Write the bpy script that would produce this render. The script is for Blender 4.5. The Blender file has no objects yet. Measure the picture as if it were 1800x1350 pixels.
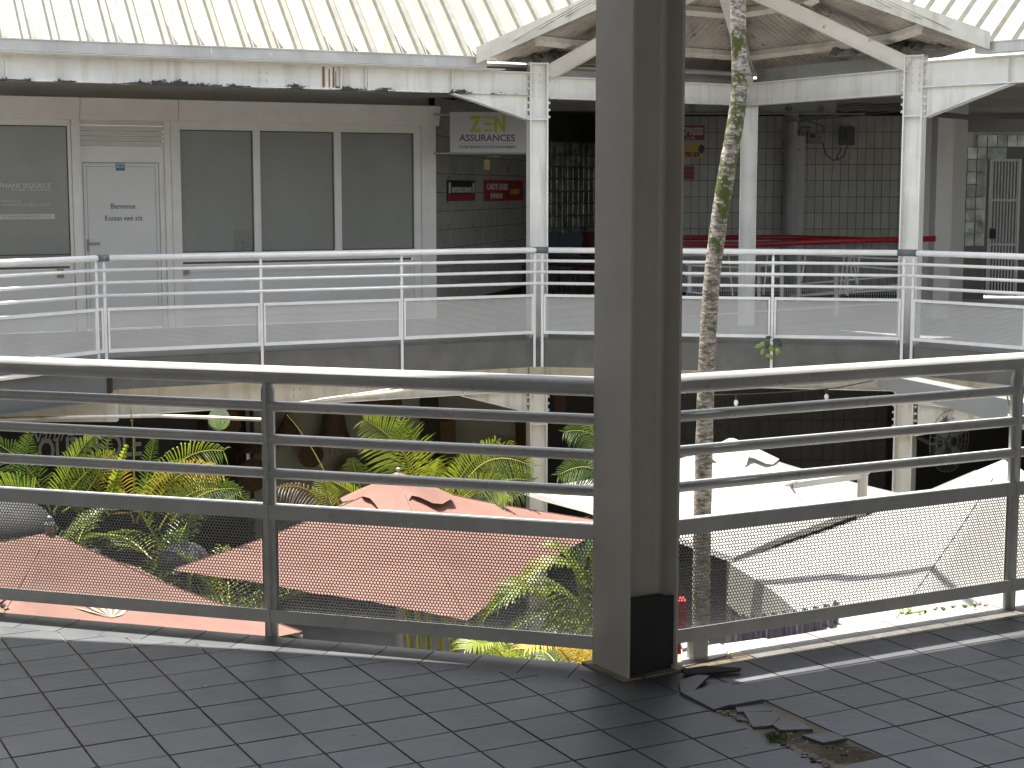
import bpy, math, random
import numpy as np
from mathutils import Vector, Matrix
from math import radians as R, sin, cos, pi
random.seed(7); rnd = random.Random(11)
SC = bpy.context.scene
COL = SC.collection

# ---------------------------------------------------------------- camera, sky, sun, exposure
FPX, HZ, CAMZ = 2850.0, 333.0, 1.62
TH = math.atan((675 - HZ) / FPX)
cd = bpy.data.cameras.new("camera"); cam = bpy.data.objects.new("camera", cd); COL.objects.link(cam)
cam.location = (0, 0, CAMZ); cam.rotation_euler = (pi / 2 - TH, 0, 0)
cd.sensor_width = 36; cd.lens = 36 * FPX / 1800; cd.clip_start = .05; cd.clip_end = 500
SC.camera = cam
SUN = Vector((-.1816, .181, 1.0)).normalized()
w = bpy.data.worlds.new("World"); SC.world = w; w.use_nodes = True
nt = w.node_tree; bg = nt.nodes["Background"]
sky = nt.nodes.new("ShaderNodeTexSky"); sky.sky_type = 'NISHITA'; sky.sun_disc = False
sky.sun_elevation = math.asin(SUN.z); sky.sun_rotation = math.atan2(SUN.x, SUN.y); sky.dust_density = 1.6
hsv = nt.nodes.new('ShaderNodeHueSaturation'); hsv.inputs['Saturation'].default_value = .30   # hazy, whitish tropical sky
nt.links.new(sky.outputs[0], hsv.inputs['Color']); nt.links.new(hsv.outputs[0], bg.inputs[0]); bg.inputs[1].default_value = .13
sl = bpy.data.lights.new("sun", 'SUN'); sl.energy = 4.6; sl.angle = R(.53); sl.color = (1, .94, .83)
so = bpy.data.objects.new("sun", sl); COL.objects.link(so)
so.rotation_euler = SUN.to_track_quat('Z', 'Y').to_euler()
SC.view_settings.view_transform = 'Standard'; SC.view_settings.look = 'None'
SC.view_settings.exposure = 1.95; SC.view_settings.gamma = 1
SC.cycles.max_bounces = 8; SC.cycles.diffuse_bounces = 5; SC.cycles.glossy_bounces = 3
SC.cycles.transparent_max_bounces = 12; SC.cycles.sample_clamp_indirect = 6

# ---------------------------------------------------------------- helpers
def ray(px, py):
    u = (px - 900) / FPX; v = (675 - py) / FPX; c, s = cos(TH), sin(TH)
    return Vector((u, c + v * s, -s + v * c))
CAM = Vector((0, 0, CAMZ))
def onz(px, py, z):
    d = ray(px, py); return CAM + d * ((z - CAMZ) / d.z)
def onY(px, py, Y):
    d = ray(px, py); return CAM + d * (Y / d.y)
class Fr:
    """local frame: s along the wall, n away (left of s), z up"""
    def __init__(s, P0, ang=None, P1=None):
        s.o = Vector((P0[0], P0[1], P0[2] if len(P0) > 2 else 0))
        a = R(ang) if P1 is None else math.atan2(P1[1] - P0[1], P1[0] - P0[0])
        s.a = a; s.t = Vector((cos(a), sin(a), 0)); s.n = Vector((-sin(a), cos(a), 0))
        s.L = 0 if P1 is None else math.hypot(P1[0] - P0[0], P1[1] - P0[1])
    def w(s, p): return s.o + s.t * p[0] + s.n * p[1] + Vector((0, 0, p[2]))
    def pix(s, px, py, n=0):
        d = ray(px, py); o = s.o + s.n * n
        t = (o - CAM).dot(s.n) / d.dot(s.n); q = CAM + d * t - o
        return q.dot(s.t), q.z + 0.0
ID = Fr((0, 0, 0), 0)
class MB:
    def __init__(s, fr=ID): s.v = []; s.f = []; s.m = []; s.fr = fr; s.mi = 0
    def add(s, vs, fs):
        b = len(s.v); s.v += [tuple(s.fr.w(p)) for p in vs]
        s.f += [tuple(b + i for i in f) for f in fs]; s.m += [s.mi] * len(fs); return s
    def box(s, x0, x1, y0, y1, z0, z1):
        vs = [(x, y, z) for z in (z0, z1) for y in (y0, y1) for x in (x0, x1)]
        return s.add(vs, [(0, 2, 3, 1), (4, 5, 7, 6), (0, 1, 5, 4), (2, 6, 7, 3), (0, 4, 6, 2), (1, 3, 7, 5)])
    def prism(s, poly, z0, z1):
        """poly of (x,y) ccw, z0/z1 numbers or lists"""
        n = len(poly)
        if not hasattr(z0, '__len__'): z0 = [z0] * n
        if not hasattr(z1, '__len__'): z1 = [z1] * n
        ar = sum(poly[i][0] * poly[(i + 1) % n][1] - poly[(i + 1) % n][0] * poly[i][1] for i in range(n))
        if ar < 0: poly = poly[::-1]; z0 = z0[::-1]; z1 = z1[::-1]
        vs = [(p[0], p[1], z) for p, z in zip(poly, z0)] + [(p[0], p[1], z) for p, z in zip(poly, z1)]
        fs = [tuple(range(n - 1, -1, -1)), tuple(range(n, 2 * n))] + [(i, (i + 1) % n, n + (i + 1) % n, n + i) for i in range(n)]
        return s.add(vs, fs)
    def plate(s, poly, n0, n1):
        """poly in (s,z), extruded between n0 and n1"""
        m = len(poly)
        vs = [(p[0], n0, p[1]) for p in poly] + [(p[0], n1, p[1]) for p in poly]
        fs = [tuple(range(m)), tuple(range(2 * m - 1, m - 1, -1))] + [(i, m + i, m + (i + 1) % m, (i + 1) % m) for i in range(m)]
        return s.add(vs, fs)
    def tube(s, pts, r, n=10, caps=True):
        pts = [Vector(p) for p in pts]; k = len(pts)
        if not hasattr(r, '__len__'): r = [r] * k
        vs = []; up = None
        for i, p in enumerate(pts):
            t = (pts[min(i + 1, k - 1)] - pts[max(i - 1, 0)]).normalized()
            if up is None: up = Vector((0, 0, 1)) if abs(t.z) < .9 else Vector((1, 0, 0))
            a = t.cross(up)
            if a.length < 1e-4: a = t.cross(Vector((1, 0, 0)))
            a.normalize(); b = a.cross(t).normalized(); up = b
            for j in range(n):
                q = 2 * pi * j / n; vs.append(tuple(p + (a * cos(q) + b * sin(q)) * r[i]))
        fs = [(i * n + j, i * n + (j + 1) % n, (i + 1) * n + (j + 1) % n, (i + 1) * n + j) for i in range(k - 1) for j in range(n)]
        if caps: fs += [tuple(range(n)), tuple(range((k - 1) * n, k * n))[::-1]]
        return s.add(vs, fs)
    def beam(s, p, q, w_, h, up=Vector((0, 0, 1))):
        p, q = Vector(p), Vector(q); t = (q - p).normalized(); a = t.cross(up).normalized(); b = a.cross(t)
        vs = [tuple(o + a * (i * w_ / 2) + b * (j * h / 2)) for o in (p, q) for i, j in ((-1, -1), (1, -1), (1, 1), (-1, 1))]
        return s.add(vs, [(0, 1, 2, 3), (7, 6, 5, 4), (0, 4, 5, 1), (1, 5, 6, 2), (2, 6, 7, 3), (3, 7, 4, 0)])
    def lathe(s, prof, c=(0, 0, 0), n=20):
        vs = [(c[0] + r_ * cos(2 * pi * j / n), c[1] + r_ * sin(2 * pi * j / n), c[2] + z) for r_, z in prof for j in range(n)]
        return s.add(vs, [(i * n + j, i * n + (j + 1) % n, (i + 1) * n + (j + 1) % n, (i + 1) * n + j) for i in range(len(prof) - 1) for j in range(n)])
    def build(s, name, mat, parent=None, smooth=False, kind=None, bevel=0):
        base = Vector(parent['_b']) if parent is not None and '_b' in parent else Vector((0, 0, 0))
        if parent is None and s.v:
            a = np.array(s.v); base = Vector(((a[:, 0].min() + a[:, 0].max()) / 2, (a[:, 1].min() + a[:, 1].max()) / 2, a[:, 2].min()))
        me = bpy.data.meshes.new(name)
        me.from_pydata([(x - base.x, y - base.y, z - base.z) for x, y, z in s.v], [], s.f)
        for m_ in (mat if isinstance(mat, (list, tuple)) else [mat]): me.materials.append(m_)
        if any(s.m): me.polygons.foreach_set('material_index', s.m)
        if smooth: me.shade_smooth()
        me.update()
        o = bpy.data.objects.new(name, me); COL.objects.link(o)
        if parent is None: o.location = base; o['_b'] = tuple(base)
        else:
            o.parent = parent; o['_b'] = tuple(base)
        if kind: o['kind'] = kind
        if bevel:
            b = o.modifiers.new('bevel', 'BEVEL'); b.width = bevel; b.segments = 2; b.limit_method = 'ANGLE'
        return o
def thing(name, label, cat, loc, group=None):
    o = bpy.data.objects.new(name, None); COL.objects.link(o); o.location = loc; o['_b'] = tuple(loc)
    o.empty_display_size = .1
    return tag(o, label, cat, group)
def tag(o, label, cat, group=None):
    o['label'] = label; o['category'] = cat
    if group: o['group'] = group
    return o

# ---------------------------------------------------------------- materials
MATS = {}
def pm(name, c1, c2=None, scale=4, detail=5, lo=.35, hi=.65, rough=.55, bump=0, bscale=60, metal=0, stretch=(1, 1, 1),
       spot=None, zmask=None, rand=0, transl=0, coat=0, spec=.5, streak=None):
    """c1/c2 mixed by noise; spot=(colour, scale, threshold, [z0,z1]) for stains; streak=(colour,scale,amount)"""
    m = bpy.data.materials.new(name); m.use_nodes = True; t = m.node_tree; N = t.nodes; L = t.links
    b = N["Principled BSDF"]; geo = N.new("ShaderNodeNewGeometry")
    mp = N.new("ShaderNodeMapping"); mp.inputs['Scale'].default_value = stretch; L.new(geo.outputs['Position'], mp.inputs[0])
    def noise(sc, dt=5, src=mp, rg=.6):
        n = N.new("ShaderNodeTexNoise"); n.inputs['Scale'].default_value = sc; n.inputs['Detail'].default_value = dt
        n.inputs['Roughness'].default_value = rg; L.new(src.outputs[0], n.inputs['Vector']); return n
    def ramp(src, a, c):
        r = N.new("ShaderNodeMapRange"); r.inputs[1].default_value = a; r.inputs[2].default_value = c; L.new(src, r.inputs[0]); return r.outputs[0]
    def mix(f, a, c):
        x = N.new("ShaderNodeMix"); x.data_type = 'RGBA'
        if isinstance(f, float): x.inputs[0].default_value = f
        else: L.new(f, x.inputs[0])
        for i, q in ((6, a), (7, c)):
            if isinstance(q, tuple): x.inputs[i].default_value = (*q, 1)
            else: L.new(q, x.inputs[i])
        return x.outputs[2]
    c2 = c2 or tuple(x * .85 for x in c1)
    col = mix(ramp(noise(scale, detail).outputs[0], lo, hi), c1, c2)
    if streak:
        mp2 = N.new("ShaderNodeMapping"); mp2.inputs['Scale'].default_value = streak[3] if len(streak) > 3 else (1, 1, .08); L.new(geo.outputs['Position'], mp2.inputs[0])
        col = mix(ramp(noise(streak[1], 4, mp2).outputs[0], .52, .52 + .4 / streak[2]), col, streak[0])
    for sp in (spot if isinstance(spot, list) else [spot] if spot else []):
        f = ramp(noise(sp[1], 9, geo if True else mp, .7).outputs[0], sp[2], sp[2] + .025)
        if len(sp) > 3 and sp[3]:
            xyz = N.new("ShaderNodeSeparateXYZ"); L.new(geo.outputs['Position'], xyz.inputs[0])
            f1 = ramp(xyz.outputs[2], sp[3][1], sp[3][0])
            mu = N.new("ShaderNodeMath"); mu.operation = 'MULTIPLY'; L.new(noise(sp[1] * 1.0, 9, geo, .7).outputs[0], mu.inputs[0]); L.new(f1, mu.inputs[1])
            f = ramp(mu.outputs[0], sp[2], sp[2] + .03)
        col = mix(f, col, sp[0])
    if rand:
        oi = N.new("ShaderNodeObjectInfo"); hs = N.new("ShaderNodeHueSaturation"); L.new(col, hs.inputs['Color'])
        mr = N.new("ShaderNodeMapRange"); mr.inputs[3].default_value = 1 - rand; mr.inputs[4].default_value = 1 + rand
        L.new(oi.outputs['Random'], mr.inputs[0]); L.new(mr.outputs[0], hs.inputs['Value']); col = hs.outputs[0]
    L.new(col, b.inputs['Base Color'])
    b.inputs['Metallic'].default_value = metal; b.inputs['Coat Weight'].default_value = coat
    b.inputs['Specular IOR Level'].default_value = spec
    L.new(ramp_out(N, L, noise(scale * 2.3, 4).outputs[0], rough), b.inputs['Roughness'])
    if bump:
        bp = N.new("ShaderNodeBump"); bp.inputs['Strength'].default_value = bump; bp.inputs['Distance'].default_value = .01
        L.new(noise(bscale, 6).outputs[0], bp.inputs['Height']); L.new(bp.outputs[0], b.inputs['Normal'])
    if transl:
        tr = N.new("ShaderNodeBsdfTranslucent"); L.new(col, tr.inputs[0]); ms = N.new("ShaderNodeMixShader")
        ms.inputs[0].default_value = transl; L.new(b.outputs[0], ms.inputs[1]); L.new(tr.outputs[0], ms.inputs[2])
        L.new(ms.outputs[0], N["Material Output"].inputs[0])
    MATS[name] = m; return m
def ramp_out(N, L, src, rough):
    r = N.new("ShaderNodeMapRange"); r.inputs[3].default_value = max(.03, rough - .1); r.inputs[4].default_value = min(1, rough + .1); L.new(src, r.inputs[0]); return r.outputs[0]

steel = pm("white_steel", (.80, .80, .76), (.70, .70, .66), scale=3, rough=.45, bump=.08, streak=((.42, .40, .34), 9, 1.2), spot=[((.16, .15, .11), 16, .70)])
steelM = pm("mouldy_white_steel", (.76, .76, .73), (.66, .66, .63), scale=3, rough=.5, bump=.1, streak=((.46, .42, .34), 9, 1.2),
            spot=[((.025, .025, .02), 2.6, .445, [2.62, 2.90]), ((.20, .15, .08), 13, .56, [2.62, 2.78]), ((.36, .17, .06), 3.2, .70)])
steelL = pm("stained_cream_steel", (.76, .74, .67), (.66, .63, .55), scale=2.5, rough=.5, streak=((.45, .36, .24), 7, 1.4), spot=[((.1, .09, .06), 11, .67)])
rustst = pm("rusting_white_steel", (.74, .72, .66), (.66, .64, .57), scale=4, rough=.5, spot=[((.36, .17, .05), 5, .64), ((.12, .08, .04), 9, .70)])
roofm = pm("white_roof_sheet", (.235, .228, .185), (.19, .185, .148), scale=2, rough=.5, streak=((.15, .145, .11), 16, 2.4, (1, .25, .25)))
dirtyroof = pm("mossy_roof_sheet", (.265, .26, .22), (.215, .21, .175), scale=2, rough=.6, spot=[((.07, .07, .045), 9, .58)], streak=((.3, .3, .24), 14, 1.5, (1, .25, .25)))
ribm = pm("shaded_rib", (.15, .148, .125), (.11, .11, .092), scale=9, rough=.6)  # shading of the ribs is put into this darker colour
soff = pm("stained_soffit_sheet", (.52, .475, .43), (.33, .30, .27), scale=1.6, rough=.6, streak=((.10, .08, .06), 3, 1.4, (1, .35, .6)), spot=[((.05, .045, .035), 7, .62)])
galv = pm("galvanised_gutter", (.44, .44, .42), (.34, .34, .32), scale=2.5, detail=3, rough=.42, metal=.25, streak=((.28, .27, .24), 6, 1))
alu = pm("cream_aluminium", (.80, .785, .735), (.74, .725, .68), scale=5, rough=.4, bump=.03)
door_m = pm("white_door_panel", (.70, .70, .67), (.66, .66, .63), scale=2, rough=.45)
film = pm("grey_film_glass", (.30, .305, .285), (.25, .255, .235), scale=.7, rough=.16, spec=.45)
fascia_m = pm("dark_grey_concrete", (.13, .13, .122), (.09, .09, .083), scale=3, rough=.7, bump=.15, streak=((.16, .15, .12), 6, 1))
galv_dark = pm("blue_grey_steel", (.14, .15, .155), (.12, .13, .135), scale=3, rough=.5)
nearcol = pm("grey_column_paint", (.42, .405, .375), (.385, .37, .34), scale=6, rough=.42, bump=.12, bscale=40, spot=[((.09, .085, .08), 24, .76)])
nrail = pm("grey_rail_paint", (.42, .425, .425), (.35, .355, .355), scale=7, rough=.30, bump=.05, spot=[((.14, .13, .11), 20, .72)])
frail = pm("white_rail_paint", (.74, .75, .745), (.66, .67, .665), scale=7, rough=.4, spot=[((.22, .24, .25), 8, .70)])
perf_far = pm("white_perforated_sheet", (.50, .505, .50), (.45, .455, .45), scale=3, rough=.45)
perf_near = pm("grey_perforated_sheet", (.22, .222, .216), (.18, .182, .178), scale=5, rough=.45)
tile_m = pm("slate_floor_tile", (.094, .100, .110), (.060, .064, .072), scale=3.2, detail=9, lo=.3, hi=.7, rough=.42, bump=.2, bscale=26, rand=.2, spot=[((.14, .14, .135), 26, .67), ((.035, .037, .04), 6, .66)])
tile_sunlit = pm("sunlit_edge_tile", (.25, .24, .22), (.17, .165, .15), scale=8, detail=8, rough=.55, bump=.2, bscale=30, rand=.1, spot=[((.24, .22, .17), 20, .62)])  # sunlight put into the colour: paler, dustier copy of the slate tile
grout = pm("tan_grout", (.27, .225, .16), (.13, .11, .08), scale=20, rough=.9, bump=.3)
mortar = pm("ridged_mortar", (.30, .27, .22), (.17, .15, .12), scale=6, rough=.95, bump=.8, bscale=30, spot=[((.05, .045, .03), 15, .60)])
cream = pm("cream_mortar", (.50, .44, .32), (.36, .32, .24), scale=9, rough=.95, bump=.6)
blk = pm("black_plate", (.018, .019, .02), (.012, .013, .014), scale=8, rough=.45)
terra = pm("terracotta_canvas", (.185, .098, .078), (.15, .078, .062), scale=2.2, rough=.85, bump=.35, bscale=7, transl=.18, spot=[((.17, .08, .063), 3, .66)])
logo_m = pm("faded_logo_print", (.30, .25, .19), (.27, .22, .17), scale=5, rough=.9)
canvas = pm("white_canvas", (.37, .365, .35), (.32, .315, .30), scale=1.5, rough=.85, bump=.3, bscale=6, transl=.2)
valm = pm("lilac_grey_canvas", (.20, .19, .24), (.15, .14, .19), scale=3, rough=.9, transl=.2)
leafA = pm("yellow_green_leaf", (.25, .29, .025), (.09, .15, .015), scale=3.5, rough=.42, transl=.42, rand=.2)
leafB = pm("green_leaf", (.075, .125, .02), (.035, .07, .014), scale=2.2, rough=.45, transl=.35, rand=.2)
leafY = pm("orange_yellow_leaf", (.46, .30, .03), (.30, .22, .03), scale=2.2, rough=.5, transl=.35, rand=.2)
leafD = pm("dry_grey_leaf", (.34, .31, .26), (.24, .22, .18), scale=3, rough=.8)
stemm = pm("palm_stem", (.30, .30, .05), (.20, .24, .04), scale=4, rough=.5)
dark = pm("dark_wall_paint", (.035, .035, .033), (.026, .026, .024), scale=2, rough=.7)
cheek = pm("beige_wall", (.40, .385, .31), (.34, .325, .26), scale=1.5, rough=.8)
brownw = pm("brown_timber", (.05, .032, .018), (.035, .022, .012), scale=6, rough=.7)
ochre = pm("ochre_timber", (.16, .095, .03), (.12, .07, .022), scale=6, rough=.7)
tilew = pm("grey_wall_tile", (.40, .395, .355), (.35, .345, .31), scale=4, rough=.3, rand=.08)
tileg = pm("black_grout", (.02, .02, .019), (.015, .015, .015), scale=10, rough=.9)
gblock = pm("glass_block", (.72, .76, .70), (.34, .37, .34), scale=5, detail=3, rough=.12, bump=.25, bscale=9, rand=.3, coat=1)
wall_w = pm("off_white_wall", (.60, .59, .56), (.54, .53, .50), scale=1.5, rough=.8)
ceilm = pm("ceiling_sheet", (.30, .285, .26), (.25, .24, .215), scale=2, rough=.8)
redm = pm("red_paint", (.34, .02, .03), (.26, .015, .022), scale=8, rough=.35)
signw = pm("sign_white", (.46, .46, .48), (.44, .44, .46), scale=2, rough=.4)
lime = pm("lime_print", (.36, .40, .02), (.34, .38, .02), rough=.4)
ink = pm("dark_grey_print", (.05, .05, .055), (.045, .045, .05), rough=.4)
inkw = pm("white_print", (.62, .62, .60), (.58, .58, .56), rough=.5)
inkg = pm("grey_print", (.50, .50, .48), (.45, .45, .43), rough=.5)
signr = pm("sign_red", (.33, .035, .035), (.29, .03, .03), rough=.4)
signy = pm("sign_yellow", (.60, .50, .05), (.55, .45, .05), rough=.4)
blue = pm("blue_sticker", (.02, .19, .33), (.02, .17, .30), rough=.4)
wick = pm("brown_wicker", (.16, .10, .05), (.08, .05, .027), scale=40, rough=.9, bump=.8, bscale=50)
mirror = pm("mirror_glass", (.8, .8, .8), (.8, .8, .8), rough=.1, metal=1)
copper = pm("copper_print", (.17, .06, .03), (.13, .045, .02), rough=.6)
blackr = pm("black_plastic", (.02, .02, .02), (.014, .014, .014), rough=.4)
ground_m = pm("court_paving", (.28, .27, .25), (.22, .21, .20), scale=3, rough=.9)
pipe_m = pm("grey_pvc", (.34, .34, .33), (.29, .29, .28), rough=.4)
cable = pm("cable_grey", (.10, .10, .10), (.08, .08, .08), rough=.5)
chairB = pm("blue_grey_seat", (.10, .13, .17), rough=.5)
chairR = pm("dark_red_seat", (.15, .035, .04), rough=.5)
bulbm = pm("clear_bulb", (.7, .7, .68), rough=.1)
def bark_mat():
    m = bpy.data.materials.new("ringed_palm_bark"); m.use_nodes = True; t = m.node_tree; N = t.nodes; L = t.links; b = N["Principled BSDF"]
    geo = N.new("ShaderNodeNewGeometry")
    mp = N.new("ShaderNodeMapping"); mp.inputs['Scale'].default_value = (1.5, 1.5, 4.2); L.new(geo.outputs[0], mp.inputs[0])
    n1 = N.new("ShaderNodeTexNoise"); n1.inputs['Scale'].default_value = 13; n1.inputs['Detail'].default_value = 9; n1.inputs['Roughness'].default_value = .72; L.new(mp.outputs[0], n1.inputs['Vector'])
    n2 = N.new("ShaderNodeTexNoise"); n2.inputs['Scale'].default_value = 2.2; n2.inputs['Detail'].default_value = 6; L.new(geo.outputs[0], n2.inputs['Vector'])
    r1 = N.new("ShaderNodeValToRGB"); e = r1.color_ramp.elements
    e[0].position = .40; e[0].color = (.075, .068, .045, 1); e[1].position = .50; e[1].color = (.22, .19, .16, 1)
    e2 = r1.color_ramp.elements.new(.60); e2.color = (.42, .39, .345, 1); L.new(n1.outputs[0], r1.inputs[0])
    xyz = N.new("ShaderNodeSeparateXYZ"); L.new(geo.outputs[0], xyz.inputs[0])
    ws = N.new("ShaderNodeValToRGB"); ws.color_ramp.elements[0].position = 0; ws.color_ramp.elements[0].color = (.0, 0, 0, 1)
    mr = N.new("ShaderNodeMapRange"); mr.inputs[1].default_value = .6; mr.inputs[2].default_value = 3.6; L.new(xyz.outputs[2], mr.inputs[0]); L.new(mr.outputs[0], ws.inputs[0])
    ce = ws.color_ramp.elements; ce[1].position = 1; ce[1].color = (.25, .25, .25, 1)
    for p, v in ((.12, 0), (.38, .6), (.42, .62), (.56, .42), (.75, .3)): q = ce.new(p); q.color = (v, v, v, 1)
    ad = N.new("ShaderNodeMath"); ad.operation = 'ADD'; L.new(n2.outputs[0], ad.inputs[0]); 
    ml = N.new("ShaderNodeMath"); ml.operation = 'MULTIPLY'; ml.inputs[1].default_value = .35; L.new(ws.outputs[0], ml.inputs[0]); n2.inputs['Scale'].default_value = 6; n2.inputs['Roughness'].default_value = .75; ml.inputs[1].default_value = .22; L.new(ml.outputs[0], ad.inputs[1])
    m2 = N.new("ShaderNodeMapRange"); m2.inputs[1].default_value = .60; m2.inputs[2].default_value = .64; L.new(ad.outputs[0], m2.inputs[0])
    x = N.new("ShaderNodeMix"); x.data_type = 'RGBA'; L.new(m2.outputs[0], x.inputs[0]); L.new(r1.outputs[0], x.inputs[6]); x.inputs[7].default_value = (.055, .075, .012, 1)
    L.new(x.outputs[2], b.inputs['Base Color']); b.inputs['Roughness'].default_value = .9
    bp = N.new("ShaderNodeBump"); bp.inputs['Strength'].default_value = .6; bp.inputs['Distance'].default_value = .01; L.new(n1.outputs[0], bp.inputs['Height']); L.new(bp.outputs[0], b.inputs['Normal'])
    return m
bark = bark_mat()

def text(body, fr, s, z, h, mat, parent, n=0, align='CENTER', width=None, bold=0.0, name='lettering', shear=0):
    cu = bpy.data.curves.new(name, 'FONT'); cu.body = body; cu.size = h / .70; cu.align_x = align; cu.extrude = .0015; cu.offset = bold; cu.shear = shear
    cu.resolution_u = 3
    o = bpy.data.objects.new(name, cu); COL.objects.link(o); bpy.context.view_layer.update()
    me = bpy.data.meshes.new_from_object(o); COL.objects.unlink(o); bpy.data.objects.remove(o)
    vs = np.array([tuple(v.co) for v in me.vertices]); fs = [tuple(p.vertices) for p in me.polygons]
    if len(vs) == 0: return
    if width:
        wd = vs[:, 0].max() - vs[:, 0].min(); vs[:, 0] *= width / wd
    mb = MB(fr); mb.add([(s + v[0], n - v[2] - .002, z + v[1]) for v in vs], fs)
    bpy.data.meshes.remove(me)
    return mb.build(name, mat, parent)

# ================================================================ GEOMETRY OF THE COURT
N0 = Vector((.363, 5.344)); ANL, ANR = R(-17.0), R(27.9)
NL = Vector((N0.x - 4.2 * cos(ANL), N0.y - 4.2 * sin(ANL))); NR = Vector((N0.x + 4.2 * cos(ANR), N0.y + 4.2 * sin(ANR)))
A0 = Vector((-3.90, 15.48)); A2 = Vector((-5.55, 12.9)); C1 = Vector((.27, 17.56)); C3 = Vector((4.10, 16.78)); D0 = Vector((6.05, 14.62))
OCT = [N0, NR, Vector((6.6, 10.6)), D0, C3, C1, A0, A2, Vector((-5.8, 9.6)), NL]
CEN = Vector((.4, 11.4))
def ring_out(v, k): d = (v - CEN); return CEN + d * ((d.length + k) / d.length)

# ground
mb = MB(); mb.prism([(-60, -40), (60, -40), (60, 90), (-60, 90)], -3.9, -3.4); mb.build('ground', ground_m, kind='structure')
# upper floor ring (dark concrete edge), near sides handled with tiles above
mb = MB()
K = len(OCT)
for i in range(K):
    a, b = OCT[i], OCT[(i + 1) % K]
    e = (b - a).normalized(); out = Vector((e.y, -e.x))
    ea, eb = a - Vector((0, 0)), b
    oa, ob = ring_out(a, 13), ring_out(b, 13)
    near = i in (0, K - 1)
    mb.prism([tuple(a + (a - CEN).normalized() * .02), tuple(oa), tuple(ob), tuple(b + (b - CEN).normalized() * .02)], -.30, -.026 if near else 0)
mb.build('upper_floor', fascia_m, kind='structure')
wfl = pm("pale_walkway_tile", (.34, .34, .33), (.27, .27, .26), scale=3, rough=.5)
mb = MB()
for i in range(1, K - 1):
    a, b = OCT[i], OCT[(i + 1) % K]
    mb.prism([tuple(ring_out(a, .06)), tuple(ring_out(a, 12.9)), tuple(ring_out(b, 12.9)), tuple(ring_out(b, .06))], .0005, .004)
mb.build('walkway_floor', wfl, kind='structure')

# ================================================================ NEAR FLOOR: TILES
TA, SA, SB, PA, PB = R(27.5), .203, .192, -.0592, -.2293
ca, sa = cos(TA), sin(TA)
def lat(i, j):
    a = (i + PA) * SA; b = (j + PB) * SB          # a along (c,s), b along (s,-c)
    return Vector((a * ca + b * sa, a * sa - b * ca))
def clip(poly, p, n):
    out = []
    for k in range(len(poly)):
        a, b = poly[k], poly[(k + 1) % len(poly)]; da, db = (a - p).dot(n), (b - p).dot(n)
        if da >= 0: out.append(a)
        if da * db < 0: out.append(a + (b - a) * (da / (da - db)))
    return out
nl = Vector((sin(-ANL), cos(ANL))); nl = Vector((-sin(ANL), cos(ANL)))  # normals toward the court
nr = Vector((-sin(ANR), cos(ANR)))
EDL, EDR = .045, .080      # floor edge outside the rail line
EL0 = N0 + nl * EDL; ER0 = N0 + nr * EDR
WB = .175                  # border row width
floor = bpy.data.objects.new('tiled_floor', None); COL.objects.link(floor); floor['kind'] = 'structure'; floor['_b'] = (0, 0, 0)
mb = MB()
big = [Vector((-5, -3)), Vector((6, -3)), Vector((6, 9)), Vector((-5, 9))]
bis = ((nl + nr) / 2).normalized(); bx = Vector((bis.y, -bis.x))     # splits the floor into its left and right wing
def wings(poly, dl_=0.0):
    out = []
    for E0, n_, sd in ((EL0, nl, -1), (ER0, nr, 1)):
        q = clip(clip(poly, E0 - n_ * dl_, -n_), N0, bx * sd)
        if len(q) >= 3: out.append(q)
    return out
for q in wings(big): mb.prism([tuple(p) for p in q], -.026, -.0045)
gr = mb.build('grout_bed', grout, floor)
tl = Vector((cos(ANL), sin(ANL))); tr = Vector((cos(ANR), sin(ANR)))
count = 0; rest = MB()
def hole(i, j):
    return False
missing = set()
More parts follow.
